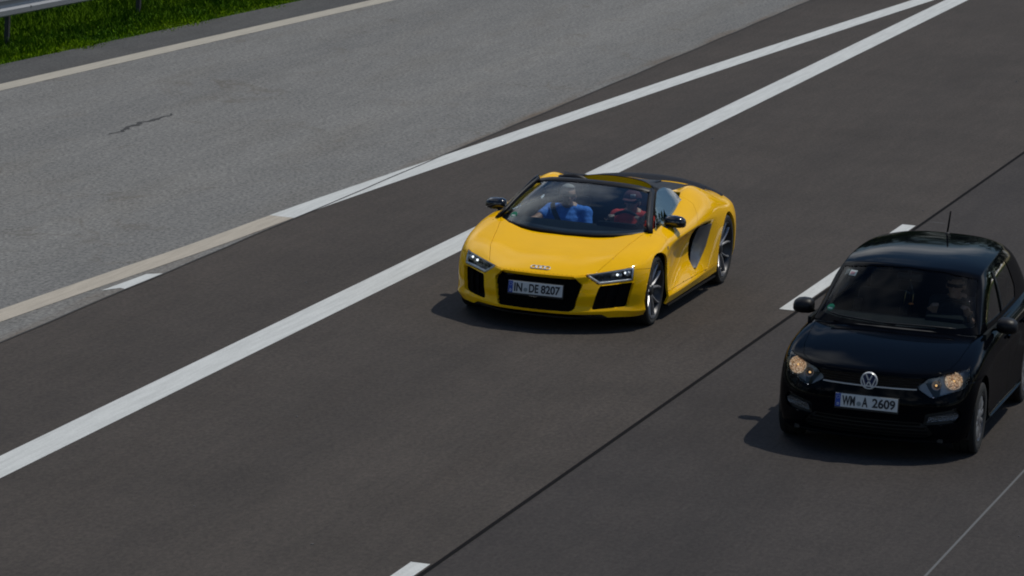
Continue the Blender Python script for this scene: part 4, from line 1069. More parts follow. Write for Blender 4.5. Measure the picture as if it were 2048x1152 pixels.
sticker(car, pc + Vector((.02, .012, .02)), .036, (-.3, -.6, .7), ('sticker_green', 'sticker_white'))

# ------------------------------------------------------------------ black hatchback
PO = (-7.402, 38.6006, 0); PYAW = .021
hat = empty('black_hatchback', PO, PYAW)
tag(hat, 'black five-door hatchback with lit headlights beside the yellow open car', 'car')
st_ = [
 (-.40, [(.765, .185), (.788, .265), (.798, .36), (.802, .45), (.798, .54), (.788, .62), (.770, .69), (.742, .750)]),
 (-.20, [(.805, .185), (.826, .265), (.834, .36), (.838, .46), (.836, .56), (.828, .65), (.808, .74), (.755, .802)]),
 (.05, [(.818, .185), (.838, .265), (.842, .36), (.844, .47), (.842, .58), (.835, .69), (.812, .79), (.748, .852)]),
 (.35, [(.812, .185), (.856, .246), (.834, .292), (.836, .48), (.836, .60), (.834, .72), (.808, .82), (.738, .895)]),
 (.70, [(.812, .185), (.860, .246), (.830, .292), (.833, .50), (.832, .62), (.834, .745), (.806, .85), (.735, .918)]),
 (1.10, [(.812, .185), (.860, .246), (.830, .292), (.833, .50), (.832, .63), (.836, .760), (.808, .86), (.738, .930)]),
 (1.55, [(.812, .185), (.860, .246), (.831, .292), (.834, .50), (.834, .64), (.838, .770), (.810, .87), (.740, .940)]),
 (2.00, [(.814, .185), (.858, .248), (.836, .300), (.839, .51), (.840, .65), (.840, .780), (.812, .88), (.740, .952)]),
 (2.25, [(.818, .185), (.842, .262), (.842, .37), (.845, .52), (.845, .66), (.842, .785), (.812, .885), (.738, .958)]),
 (2.50, [(.818, .190), (.840, .270), (.843, .38), (.846, .52), (.845, .66), (.840, .785), (.808, .885), (.732, .960)]),
 (2.80, [(.800, .210), (.825, .290), (.830, .39), (.832, .52), (.830, .66), (.822, .785), (.790, .885), (.715, .960)]),
 (3.05, [(.740, .240), (.765, .320), (.772, .41), (.774, .53), (.772, .66), (.762, .785), (.735, .880), (.670, .950)])]
side = [[(x, y, z) for x, z in r] for y, r in st_]
ctop = [(-.735, .735), (-.52, .80), (-.25, .862), (.02, .905), (.30, .935), (.9, .95), (1.4, .96), (1.9, .965), (2.2, .97), (2.5, .97), (2.85, .97), (3.17, .96)]
TOPX = [0, .17, .32, .44, .55, .655]; TOPY = [-.735, -.725, -.695, -.645, -.575, -.485]; TOPZ = [.735, .734, .733, .733, .737, .744]
BX = [0, .18, .35, .50, .62, .71]; BY = [-.795, -.785, -.755, -.700, -.625, -.525]
tt = [0, .23, .43, .59, .74, .88, 1.]
N = len(side); top = []
for i in range(N):
    e = side[i][7]; row = []
    for k in range(K + 1):
        if k == K: row.append(e)
        elif i == 0: row.append((TOPX[k], TOPY[k], TOPZ[k]))
        else: t = tt[k]; yc, zc = ctop[i]; row.append((t * e[0], lerp(yc, e[1], t ** 2.2), lerp(zc, e[2], t ** 2.4) + (.006 * math.sin(math.pi * t ** 2))))
    top.append(row)
front = []
for k in range(K):
    col = []
    for j in range(J + 1):
        a = j / J; w = max(0, (a - .55) / .45) ** 1.2
        y = lerp(BY[k], TOPY[k], w) + (.045 if j == 0 else .0); col.append((TOPX[k], TOPY[k], TOPZ[k]) if j == J else (lerp(BX[k], TOPX[k], w), y, lerp(.165, TOPZ[k], a)))
    front.append(col)
front.append(side[0])
rear = []
for k in range(K):
    col = []
    for j in range(J + 1):
        e = side[-1][j]; t = tt[k]; tp = top[-1][k]; a = j / J
        col.append(tp if j == J else (t * e[0], lerp(lerp(3.22, e[1], t ** 3), tp[1], a ** 3), lerp(.24, tp[2], a)))
    rear.append(col)
rear.append(side[-1])
cre = [([s[1] for s in side[2:9]], .5), ([s[5] for s in side[3:10]], .35), ([front[k][7] for k in range(7)], .3), ([front[k][0] for k in range(7)], .3)]
H = Body(side, top, front, rear, cre)
HL = rounded([(.385, .632), (.465, .698), (.758, .770), (.775, .695), (.748, .612), (.520, .546)], .02, 3)
UG = [(0, .708), (.455, .700), (.398, .632), (.39, .612), (0, .602)]
LG = rounded([(-.5, .345), (.44, .345), (.50, .315), (.56, .235), (.50, .200), (-.5, .196)], .02, 2)
FOG = rounded([(.490, .345), (.505, .395), (.690, .422), (.725, .400), (.705, .362)], .014, 3)
FOGP = rounded([(.465, .322), (.475, .415), (.712, .455), (.745, .40), (.715, .335)], .02, 3)
AF = [(.355 * math.cos(2 * math.pi * k / 40), .30 + .355 * math.sin(2 * math.pi * k / 40)) for k in range(40)]
AR = [(2.47 + .355 * math.cos(2 * math.pi * k / 40), .30 + .355 * math.sin(2 * math.pi * k / 40)) for k in range(40)]
BON = [(.475, -1.), (.50, -.62), (.615, -.47), (.655, -.25), (.672, .05), (.685, .36)]
HC = [(0, .27), (.35, .30), (.55, .36), (.69, .44), (.71, .60), (.705, 2.9), (.6, 3.05), (0, 3.1)]
D1 = [(.47, 1.1), (.47, .62), (.41, .42), (.41, .272), (1.36, .272), (1.36, 1.1)]
D2 = [(1.36, .272), (2.06, .272), (2.10, .52), (2.36, .80), (2.36, 1.1)]
fr = lambda c: c.y < -.25
H.cut(UG, 'y', fr, False); H.cut(LG, 'y', fr); H.cut(FOGP, 'y', fr); H.cut(HL, 'y', lambda c: c.y < -.15)
H.cut(AF, 'x', sd); H.cut(AR, 'x', sd); H.cut(BON, 'z', lambda c: c.z > .6, False); H.cut(HC, 'z', lambda c: c.z > .8, False)
H.cut(D1, 'x', lambda c: c.x > .68, False); H.cut(D2, 'x', lambda c: c.x > .68, False)
H.cut([(-.5, .66), (-.05, .665)], 'x', lambda c: c.x > .6 and c.y < 0, False)
H.cut([(0, .272), (2.4, .272)], 'x', sd, False)
def clh(c, pid, n):
    q = (c.x, c.z); s2 = (c.y, c.z)
    if pid == 0 and (inpoly(s2, AF) or inpoly(s2, AR)): return None
    if c.y < -.15 and pid in (0, 1, 2) and inpoly(q, HL): return 'lamp'
    if pid == 2 and inpoly(q, UG): return 'grille'
    if pid == 2 and inpoly(q, LG): return 'lower'
    if pid in (0, 2) and c.y < -.25 and inpoly(q, FOGP): return 'fog'
    if pid == 1 and inpoly((c.x, c.y), HC): return None
    if pid == 1 and c.y < .45 and (c.x < interp([p_[1] for p_ in BON], [p_[0] for p_ in BON], c.y)): return 'hood'
    if pid == 2: return 'bumper'
    if pid == 0 and c.y < 0 and c.z < .665: return 'bumper'
    if pid != 3 and inpoly(s2, D1): return 'door'
    if pid != 3 and inpoly(s2, D2): return 'rear_door'
    if pid == 0 and c.z < .272 and 0 < c.y < 2.4: return 'sill'
    if c.y < .5 and pid in (0, 1): return 'fender'
    return 'tail'
Q = H.split(clh); BP = 'black_paint'
link('hood', panel_mesh(Q['hood'], mirror=True), BP, hat); link('front_bumper', panel_mesh(Q['bumper'], mirror=True, flange=.03), BP, hat)
pair('fender', panel_mesh(Q['fender'], flange=.02), BP, hat); hd = pair('front_door', panel_mesh(Q['door'], flange=.02), BP, hat)
rd = pair('rear_door', panel_mesh(Q['rear_door'], flange=.02), BP, hat); pair('side_sill', panel_mesh(Q['sill'], flange=.02), BP, hat)
link('tail_body', panel_mesh(Q['tail'], mirror=True, flange=.02), BP, hat)
# ---- greenhouse
gst = [  # y at base / roof differ: rows from belt to roof edge (x, y, z)
 [(.705, .395, .925), (.672, .545, 1.03), (.640, .70, 1.135), (.603, .855, 1.24), (.555, .985, 1.325)],
 [(.735, .62, .925), (.700, .76, 1.04), (.664, .90, 1.15), (.622, 1.04, 1.26), (.565, 1.17, 1.352)],
 [(.745, 1.05, .930), (.712, 1.12, 1.05), (.676, 1.20, 1.165), (.634, 1.30, 1.275), (.573, 1.40, 1.372)],
 [(.748, 1.50, .940), (.716, 1.53, 1.06), (.680, 1.56, 1.175), (.638, 1.60, 1.285), (.578, 1.66, 1.380)],
 [(.748, 1.95, .950), (.716, 1.95, 1.07), (.680, 1.95, 1.18), (.638, 1.95, 1.288), (.577, 1.97, 1.380)],
 [(.745, 2.40, .955), (.712, 2.37, 1.07), (.676, 2.34, 1.18), (.633, 2.31, 1.285), (.570, 2.29, 1.372)],
 [(.722, 2.85, .955), (.692, 2.80, 1.07), (.656, 2.74, 1.18), (.613, 2.67, 1.28), (.550, 2.60, 1.358)],
 [(.655, 3.12, .950), (.630, 3.06, 1.065), (.598, 2.99, 1.17), (.560, 2.91, 1.268), (.505, 2.83, 1.335)]]
GW = [.032, .026, .016, .008, .000, -.012, -.026, -.036]                # roof narrows towards the tail
gst = [[(x + GW[i] * j / 4, y, z - (.0, .0, .006, .006, .006, .006, .008, .01)[i] * j / 4) for j, (x, y, z) in enumerate(r)] for i, r in enumerate(gst)]
rc = [(.835, 1.372), (1.06, 1.402), (1.35, 1.420), (1.66, 1.424), (1.97, 1.420), (2.29, 1.410), (2.62, 1.392), (2.92, 1.365)]
wbase = [(0, .235, .905), (.20, .245, .908), (.38, .270, .912), (.52, .305, .917), (.63, .345, .921)]
KT = [0, .27, .52, .74, .90, 1.]
gtop = []
for i in range(8):
    e = gst[i][4]; yc, zc = rc[i]; gtop.append([(t * e[0], lerp(yc, e[1], t ** 2.2), lerp(zc, e[2], t ** 3.6)) for t in KT[:-1]] + [e])
gfront = []
for k in range(5):
    b, t = Vector(wbase[k]), Vector(gtop[0][k]); col = []
    for j in range(5):
        a = j / 4; p_ = b.lerp(t, a); p_.y -= .035 * math.sin(math.pi * a); p_.z += .01 * math.sin(math.pi * a); col.append(tuple(p_) if j < 4 else gtop[0][k])
    gfront.append(col)
gfront.append(gst[0])
grear = []
for k in range(5):
    col = []
    for j in range(5):
        a = j / 4; t = gtop[-1][k]; b = (KT[k] * .655, lerp(3.24, 3.12, KT[k] ** 3), .95); p_ = Vector(b).lerp(Vector(t), a); col.append(tuple(p_) if j < 4 else t)
    grear.append(col)
grear.append(gst[-1])
gc = [([p_[0] for p_ in [[s[k]] for s in gst]] , .8) for k in (4,)] + [(gst[0], .5), ([gfront[k][4] for k in range(6)], .5)]
G = Body(gst, gtop, gfront, grear, gc)
WS = [(0, .950), (.30, .955), (.52, .965), (.662, .982), (.578, 1.306), (.30, 1.352), (0, 1.366)]
SW1 = rounded([(.64, .975), (1.325, .975), (1.355, 1.315), (1.26, 1.325), (1.10, 1.300), (.86, 1.185)], .025, 3)
SW2 = rounded([(1.41, .975), (2.10, .99), (2.19, 1.08), (2.10, 1.295), (1.43, 1.325)], .025, 3)
SW3 = rounded([(2.12, 1.01), (2.50, 1.05), (2.32, 1.25), (2.09, 1.285)], .03, 3)
RW = [(0, 1.00), (.50, 1.00), (.44, 1.27), (0, 1.30)]
G.cut(WS, 'y', lambda c: c.y < 1.1, False)
for w_ in (SW1, SW2): G.cut(w_, 'x', lambda c: c.x > .45)
G.cut(RW, 'y', lambda c: c.y > 2.7, False)
G.cut([(1.37, .9), (1.39, 1.33)], 'x', lambda c: c.x > .45, False)
def clg(c, pid, n):
    s2 = (c.y, c.z)
    if c.y < 1.15 and pid == 2 and inpoly((c.x, c.z), WS): return 'screen'
    if pid == 0:
        for nm_, w_ in (('w1', SW1), ('w2', SW2)):
            if inpoly(s2, w_): return nm_
    if pid == 3 and inpoly((c.x, c.z), RW): return 'rw'
    return 'roof'
U = G.split(clg)
link('cabin_shell', panel_mesh(U['roof'], gap=.001, flange=.03, mirror=True), BP, hat)
scr = link('windscreen', panel_mesh(U['screen'], gap=-.004, flange=.004, mirror=True, move=(0, .004, -.004)), 'windscreen_tinted', hat)
link('rear_window', panel_mesh(U['rw'], gap=-.004, flange=.004, mirror=True, move=(0, -.004, -.002)), 'window_tint', hat)
for k_, nm_ in (('w1', 'front_side_window'), ('w2', 'rear_side_window')):
    pair(nm_, panel_mesh(U[k_], gap=-.004, flange=.004, move=(-.005, 0, -.002)), 'side_glass' if k_ == 'w1' else 'window_tint', hat)
# black pillar between the side windows and window surround band
pill = [[(G.sx(y, z) + .003, y, z) for y in (1.348, 1.378, 1.412)] for z in (.985, 1.05, 1.12, 1.2, 1.31)]
pair('door_pillar', mesh_py('door_pillar', *surf_sheet(pill, .006)), 'satin_black', hat)
# cowl, wipers
cw = [[(x, interp([0, .3, .55, .69], [.215, .24, .30, .37], abs(x)), H.tz(abs(x), .2) - .004 if False else interp([0, .69], [.918, .905], abs(x))), (x, interp([0, .3, .55, .69], [.30, .32, .38, .46], abs(x)), interp([0, .69], [.946, .938], abs(x)))] for x in (-.68, -.55, -.3, -.1, .1, .3, .55, .68)]
pyobj('cowl_panel', *surf_sheet(cw, .012), 'plastic_black', hat, True)
wiper(hat, spline([(.52, .315, .958), (.30, .262, .966), (.05, .235, .965), (-.12, .232, .962)], 10), (0, -.018, .012))
wiper(hat, spline([(.02, .24, .955), (-.25, .258, .968), (-.45, .30, .975), (-.56, .345, .985)], 10), (0, -.022, .012))
# front: grille slats, chrome strip, lower slats, fog lamps
link('grille', panel_mesh(Q['grille'], gap=-.01, flange=0, mirror=True, move=(0, .05, 0)), 'plastic_black', hat)
link('lower_intake', panel_mesh(Q['lower'], gap=-.01, flange=0, mirror=True, move=(0, .06, 0)), 'plastic_black', hat)
def front_bar(name, z, xmax, d, h, dep, mat):
    xs = [xmax * (k / 12 * 2 - 1) for k in range(13)]
    rings = [[(x, H.fy(x, z) + d, z - h / 2), (x, H.fy(x, z) + d, z + h / 2), (x, H.fy(x, z) + d + dep, z + h / 2), (x, H.fy(x, z) + d + dep, z - h / 2)] for x in xs]
    me = mesh_py(name, *loft(rings)); clean(me); return link(name, me, mat, hat)
for z, xm in ((.688, .44), (.668, .42), (.648, .40), (.628, .39)): front_bar('grille_slat', z, xm, .008, .009, .03, 'gloss_black')
front_bar('chrome_strip', .6125, .392, -.004, .0095, .012, 'silver_trim')
for z, xm in ((.232, .50), (.262, .50), (.292, .48), (.322, .44)): front_bar('intake_slat', z, xm, .01, .011, .035, 'void_black')
for z, xm in ((.185, .60),): front_bar('lower_lip', z, xm, -.008, .018, .03, 'void_black')
for sg in (1, -1):
    fm = panel_mesh(Q['fog'], gap=-.004, flange=0, move=(0, .05, 0)); fm = fm if sg > 0 else mirrored(fm); fp = link('fog_lamp', fm, 'plastic_black', hat)
    inn = FOG; V = [(sg * x, H.fy(x, z) + .012, z) for x, z in inn] + [(sg * x, H.fy(x, z) + .03, z) for x, z in inn]; n = len(inn)
    me = mesh_py('fog_lens', V, [tuple(range(n)), tuple(range(n, 2 * n))[::-1]] + [(i, (i + 1) % n, n + (i + 1) % n, n + i) for i in range(n)]); clean(me); link('fog_lens', me, 'fog_glass', fp)
    # headlights
    hm = panel_mesh(Q['lamp'], gap=-.004, flange=0, move=(-.02, .085, -.01)); hm = hm if sg > 0 else mirrored(hm); hl = link('headlight', hm, 'lamp_silver', hat)
    cm = panel_mesh(Q['lamp'], gap=.002, flange=.01, move=(0, .003, 0)); cm = cm if sg > 0 else mirrored(cm); link('lens_cover', cm, 'lamp_glass', hl)
    p0 = Vector((sg * .650, H.fy(.65, .672) + .092, .672)); bowl('reflector', p0, .070, .050, 'reflector_warm', hl, (sg * .12, -1, .05)); ball('bulb', p0 + Vector((sg * .006, -.030, 0)), .009, 'bulb_warm', hl)
    p1 = Vector((sg * .53, H.fy(.53, .642) + .07, .642)); bowl('reflector', p1, .040, .04, 'lamp_silver', hl, (sg * .12, -1, .05)); ball('bulb', p1 + Vector((0, -.026, 0)), .010, 'bulb_warm', hl)
    ip = inset_poly([(.385, .632), (.465, .698), (.758, .770), (.775, .695), (.748, .612), (.520, .546)], .012)
    pts_ = [Vector((sg * lerp(a[0], b[0], t), H.fy(lerp(a[0], b[0], t), lerp(a[1], b[1], t)) + .02, lerp(a[1], b[1], t))) for a, b in ((ip[4], ip[5]), (ip[5], ip[0])) for t in (0, .2, .4, .6, .8, 1)]
    pass
    pts_ = [Vector((sg * lerp(a[0], b[0], t), H.fy(lerp(a[0], b[0], t), lerp(a[1], b[1], t)) + .03, lerp(a[1], b[1], t))) for a, b in ((ip[1], ip[2]), (ip[2], ip[3])) for t in (0, .2, .4, .6, .8, 1)]
    pass
# round badge with two stacked letters
by, bz = H.fy(0, .657) - .012, .657; er = .072
v_, f_ = lathe([(.02, er), (0, er), (-.006, er - .004), (-.006, er - .0095), (0, er - .012), (.02, er - .012)], 36, 'y', (0, by, bz)); me = mesh_py('badge', v_, f_); clean(me); bd = link('badge', me, 'silver_trim', hat, True); me.set_sharp_from_angle(angle=rad(50))
v_, f_ = lathe([(.004, 0), (.004, er - .010), (.018, er - .010), (.018, 0)], 32, 'y', (0, by, bz)); me = mesh_py('badge_disc', v_, f_); clean(me); link('badge_disc', me, 'emblem_blue', bd)
def stroke(a, b, w, name):
    a, b = Vector(a), Vector(b); d = (b - a).normalized(); s_ = Vector((-d.y, d.x)) * w / 2; q = [a - s_, b - s_, b + s_, a + s_]
    V = [(p_.x, by - .004, bz + p_.y) for p_ in q] + [(p_.x, by + .006, bz + p_.y) for p_ in q]
    me = mesh_py(name, V, [(0, 1, 2, 3), (7, 6, 5, 4), (0, 4, 5, 1), (1, 5, 6, 2), (2, 6, 7, 3), (3, 7, 4, 0)]); clean(me); link(name, me, 'silver_trim', bd)
for sx_ in (1, -1):
    stroke((sx_ * .028, .0555), (sx_ * .004, .0045), .0095, 'badge_stroke'); stroke((sx_ * .056, .026), (sx_ * .026, -.053), .0095, 'badge_stroke'); stroke((sx_ * .026, -.053), (sx_ * .002, -.006), .0095, 'badge_stroke')
plate(hat, 'licence_plate', 0, H.fy(0, .48) - .016, .482, rad(-2), [('WM', -.203, -.095), ('O', -.063, 1), ('A', -.037, .012), ('2609', .048, .240)])
text_obj('holder_lettering', 'AUTOHAUS', .011, 'chrome_soft', hat, Matrix.Translation((-.03, H.fy(0, .43) - .021, .4145)) @ Matrix.Rotation(math.pi / 2, 4, 'X'), 1., .0002) if False else None
mirror_part('door_mirror', (.880, .80, .955), (.086, .105, .066), [((.755, .70, .925), .05, .05), ((.79, .73, .925), .04, .045), ((.83, .77, .925), .05, .045)], hat, 'satin_black', 'plastic_black')
# underbody, liners, wheels
bm = bmesh.new(); add_box(bm, (0, 1.22, .19), (1.24, 3.7, .03)); add_box(bm, (0, 1.23, .19), (1.62, 1.72, .028)); bmobj('underbody', bm, 'plastic_black', hat)
bm = bmesh.new(); add_box(bm, (0, -.38, .42), (1.12, .40, .46)); bmobj('engine_block', bm, 'plastic_black', hat)
liners(hat, 0, .30, .362, .56, .80); liners(hat, 2.47, .30, .362, .56, .80)
for sg in (1, -1): wheel(hat, sg * .735, 0, .298, .205, .19, 'cap'); wheel(hat, sg * .735, 2.47, .298, .205, .19, 'cap')
# cabin
bm = bmesh.new(); add_box(bm, (0, 1.65, .30), (1.50, 2.5, .03))
for sg in (1, -1): add_box(bm, (sg * .75, 1.65, .62), (.03, 2.5, .62))
add_box(bm, (0, .42, .60), (1.46, .04, .60)); add_box(bm, (0, 2.92, .62), (1.40, .04, .62)); add_box(bm, (0, 1.2, .40), (.22, 1.2, .18), bevel=.02); bmobj('cabin_tub', bm, 'dash', hat)
dp = [(.30, .905), (.50, .955), (.72, .965), (.82, .93), (.82, .84), (.74, .70), (.66, .60), (.30, .60)]
me = mesh_py('dashboard', *loft([[(x, y, z - .02 * x * x) for y, z in dp] for x in (-.69, -.4, 0, .4, .69)])); clean(me); link('dashboard', me, 'dash', hat, True); me.set_sharp_from_angle(angle=rad(45))
bm = bmesh.new(); add_box(bm, (.36, .74, .965), (.34, .2, .07), None, .03); bmobj('instrument_hood', bm, 'dash', hat, True, 50)
steering_wheel(hat, (.35, .98, .925), .18, rad(-26))
for x in (-.35, .35): seat(hat, x, 1.32, .36, 'leather', 'leather', tall=.56, w=.25, lean=.34)
bm = bmesh.new(); add_box(bm, (0, 2.15, .48), (1.2, .46, .16), None, .04); add_box(bm, (0, 2.46, .80), (1.2, .14, .56), Matrix.Rotation(-.3, 3, 'X'), .04); bmobj('rear_bench', bm, 'leather', hat, True, 50)
bm = bmesh.new(); add_box(bm, (0, .88, 1.275), (.21, .03, .06), None, .012); add_box(bm, (0, .86, 1.315), (.025, .02, .05)); bmobj('rear_view_mirror', bm, 'satin_black', hat, True, 40)
# aerial, stickers
ab = (0, 2.72, G.tz(0, 2.72))
v_, f_ = lathe([(-.01, .024), (.004, .022), (.012, .012), (.016, .0)], 14, 'z', ab); me = mesh_py('aerial_foot', v_, f_); clean(me); af = link('aerial_foot', me, 'plastic_black', hat, True)
poly_tube([Vector(ab) + Vector((0, .0, .01)), Vector(ab) + Vector((0, .045, .09)), Vector(ab) + Vector((0, .095, .185))], .009, 'void_black', 'aerial', hat)
pw = Vector((-.585, G.fy(.585, 1.02) + .012, 1.02)); sticker(hat, pw, .034, (-.25, -.65, .6), ('sticker_green', 'sticker_white'))
pw = Vector((-.475, G.fy(.475, 1.275) + .014, 1.275)); q = Vector((-.2, -.6, .7)).to_track_quat('Y', 'Z').to_matrix().to_4x4()
bm = bmesh.new(); add_box(bm, (0, 0, 0), (.062, .0015, .060)); bm.transform(Matrix.Translation(pw) @ q); vo = bmobj('toll_sticker', bm, 'sticker_white', hat)
bm = bmesh.new(); add_box(bm, (.002, .0015, -.006), (.042, .001, .034)); bm.transform(Matrix.Translation(pw) @ q); bmobj('sticker_field', bm, 'sticker_pink', vo)
for d_, z_ in ((hd, (1.22, .80)), (rd, (2.02, .81))):
    for k, sg in ((0, 1), (1, -1)):
        x = H.sx(*z_); bm = bmesh.new(); add_box(bm, (sg * (x + .016), z_[0], z_[1]), (.022, .17, .028), None, .008); bmobj('handle', bm, BP, d_[k], True, 40)
# ornament hanging from the inside mirror
orn = empty('mirror_ornament', (PO[0] + .012 - .86 * PYAW, PO[1] + .86, 1.06), PYAW); tag(orn, 'small triangular pendant hanging from the inside mirror of the black hatchback', 'pendant')
poly_tube([(0, 0, .185), (-.032, 0, .085), (.034, 0, .075)], .003, 'chrome_soft', 'pendant_frame', orn, True, 5)
poly_tube([(-.032, 0, .085), (-.045, 0, -.02)], .003, 'ornament_gold', 'tassel', orn, seg=5); poly_tube([(.034, 0, .075), (.030, 0, 0)], .004, 'ornament_gold', 'tassel', orn, seg=5)
poly_tube([(0, 0, .185), (0, .01, .205)], .002, 'ornament_gold', 'cord', orn, seg=4)
ball('bead', (.018, 0, -.012), .016, 'ornament_orange', orn, (1.5, .8, .6))

# ------------------------------------------------------------------ people (continuous figures grown from joints, then fused)
_b = bmesh.new(); bmesh.ops.create_icosphere(_b, subdivisions=2, radius=1.)
ICO_V = [tuple(v.co) for v in _b.verts]; ICO_F = [tuple(v.index for v in f.verts) for f in _b.faces]; _b.free()
def fuse(name, segs, balls, voxel, mat, parent=None, smooth=5):
    """segs: [(p0, p1, r0, r1, (sx, sy, sz))]; balls: [(c, (rx, ry, rz))] -> one continuous mesh"""
    V, Fc = [], []
    def el(c, r):
        k = len(V); V.extend((c[0] + r[0] * a, c[1] + r[1] * b, c[2] + r[2] * d) for a, b, d in ICO_V); Fc.extend((k + i, k + j, k + l) for i, j, l in ICO_F)
    for p0, p1, r0, r1, sc_ in segs:
        p0, p1 = Vector(p0), Vector(p1); n = max(2, int((p1 - p0).length / (min(r0, r1) * .6)))
        for k in range(n + 1):
            t = k / n; r = lerp(r0, r1, t); el(p0.lerp(p1, t), (r * sc_[0], r * sc_[1], r * sc_[2]))
    for c, r in balls: el(c, r)
    me = mesh_py(name, V, Fc)
    o = link(name, me); md = o.modifiers.new('r', 'REMESH'); md.mode = 'VOXEL'; md.voxel_size = voxel
    ms = o.modifiers.new('s', 'SMOOTH'); ms.factor = .5; ms.iterations = smooth
    bpy.context.view_layer.update()
    m2 = bpy.data.meshes.new_from_object(o.evaluated_get(bpy.context.evaluated_depsgraph_get())); bpy.data.objects.remove(o)
    for p_ in m2.polygons: p_.use_smooth = True
    return link(name, m2, mat, parent)
ONE = (1, 1, 1)
def hand(wrist, direction, palm_n, sg, curl):
    """segments of a hand: palm, four fingers of unequal length, thumb from the side of the palm"""
    d = Vector(direction).normalized(); n = Vector(palm_n); n = (n - d * n.dot(d)).normalized(); s_ = d.cross(n) * sg; w = Vector(wrist); S = []
    pc = w + d * .045
    for k in (-1, 0, 1): S.append((w + s_ * .012 * k, w + d * .085 + s_ * .024 * k, .017, .015, ONE))
    for k, L in ((-1.5, .058), (-.5, .074), (.5, .080), (1.5, .072)):
        a = w + d * .088 + s_ * .019 * k; b = a + (d * math.cos(curl * .5) + n * math.sin(curl * .5)) * L * .5; c = b + (d * math.cos(curl * 1.5) + n * math.sin(curl * 1.5)) * L * .5
        S += [(a, b, .0090, .0085, ONE), (b, c, .0085, .0075, ONE)]
    a = w + d * .03 + s_ * .03; b = a + (d * .6 + s_ * .7).normalized() * .035; c = b + (d * .9 + s_ * .2 + n * .5).normalized() * .03
    S += [(a, b, .012, .010, ONE), (b, c, .010, .0085, ONE)]
    return S
def person(label, org, head, turn, tilt, sh, el, wr, hip, knee, ankle, shirt, hair, shades=True, cap=None, hs=1., sleeve=.62, group=None, hand_dirs=None, hairline=.055):
    """sh, el, wr, knee, ankle: (left, right) in the car's space"""
    h = Vector(head); nb = (Vector(sh[0]) + Vector(sh[1])) / 2 + Vector((0, .01, .045)); hp = Vector(hip)
    f = Vector((math.sin(turn), -math.cos(turn), math.sin(tilt))).normalized(); r_ = Vector((-f.y, f.x, 0)).normalized(); u = r_.cross(f) * -1 if r_.cross(f).z < 0 else r_.cross(f)
    def hp_(a, b, c): return h + r_ * a * hs + f * b * hs + u * c * hs
    chest = nb.lerp(hp, .36); belly = nb.lerp(hp, .72)
    S = [(nb, h + u * -.07 * hs - f * .02, .056, .052, ONE), (nb - Vector((0, 0, .03)), chest, .095, .115, (1.35, .92, 1)), (chest, belly, .115, .118, (1.3, .95, 1)), (belly, hp, .118, .125, (1.3, 1, 1))]
    for k in (0, 1):
        s_ = Vector(sh[k]); e = Vector(el[k]); w = Vector(wr[k])
        S += [(nb - Vector((0, 0, .035)), s_, .062, .060, ONE), (s_, e, .054, .043, ONE), (e, w, .042, .028, ONE)]
        dr = hand_dirs[k] if hand_dirs else ((w - e), (0, 0, -1), .9); S += hand(w, dr[0], dr[1], 1 if k else -1, dr[2])
        kn, an = Vector(knee[k]), Vector(ankle[k]); S += [(hp + Vector(((.09 if kn.x > hp.x else -.09), 0, -.01)), kn, .082, .058, ONE), (kn, an, .055, .036, ONE), (an, an + Vector((0, -.14, -.03)), .036, .026, (1.1, 1, .8))]
    Bl = []
    # head: skull, face, jaw, chin, nose, brow, ears, lips
    S += [(hp_(0, -.012, .040), hp_(0, .012, .025), .080 * hs, .074 * hs, (.95, 1.08, 1.05)), (hp_(0, .018, .0), hp_(0, .040, -.065), .066 * hs, .040 * hs, (.95, 1, 1)), (hp_(0, .072, .012), hp_(0, .098, -.018), .010 * hs, .014 * hs, ONE), (hp_(-.034, .066, .030), hp_(.034, .066, .030), .014 * hs, .014 * hs, ONE), (hp_(-.02, .078, -.046), hp_(.02, .078, -.046), .009 * hs, .009 * hs, ONE)]
    for k in (-1, 1): Bl.append((hp_(.078 * k, -.012, .0), (.012, .020, .030)))
    S.append((hp_(0, .055, -.085), hp_(0, .066, -.08), .024 * hs, .022 * hs, ONE))
    body = fuse('person', S, Bl, .0085, 'skin'); body.location = org; tag(body, label, 'person', group)
    # shirt: torso and sleeves
    T = [(nb - Vector((0, 0, .045)), chest, .105, .132, (1.36, .95, 1)), (chest, belly, .132, .134, (1.3, .97, 1)), (belly, hp, .134, .138, (1.3, 1, 1)), (nb - Vector((0, -.0, .012)), nb - Vector((0, 0, .05)), .066, .075, (1.1, 1, 1))]
    for k in (0, 1):
        s_ = Vector(sh[k]); e = Vector(el[k]); T += [(nb - Vector((0, 0, .038)), s_, .074, .074, ONE), (s_, s_.lerp(e, sleeve), .070, .062, ONE)]
    fuse('shirt', T, [], .011, shirt, body, 3)
    # collar points
    for k in (-1, 1):
        V = [nb + Vector((.012 * k, -.068, .004)), nb + Vector((.055 * k, -.055, .028)), nb + Vector((.075 * k, -.070, -.020)), nb + Vector((.040 * k, -.092, -.045))]
        me = mesh_py('collar', *surf_sheet([[V[0], V[1]], [V[3], V[2]]], .006)); clean(me); link('collar', me, shirt, body)
    Tr = [(hp + Vector((0, 0, .03)), hp, .132, .134, (1.3, 1, .9))]
    for k in (0, 1):
        kn, an = Vector(knee[k]), Vector(ankle[k]); Tr += [(hp + Vector(((.09 if kn.x > hp.x else -.09), 0, 0)), kn, .094, .070, ONE), (kn, an, .066, .048, ONE)]
    fuse('trousers', Tr, [], .014, 'trousers', body, 3)
    # hair: shell over the back and top of the skull
    bm = bmesh.new(); bmesh.ops.create_uvsphere(bm, u_segments=20, v_segments=14, radius=1.)
    Rm = Matrix((r_, f, u)).transposed().to_4x4()
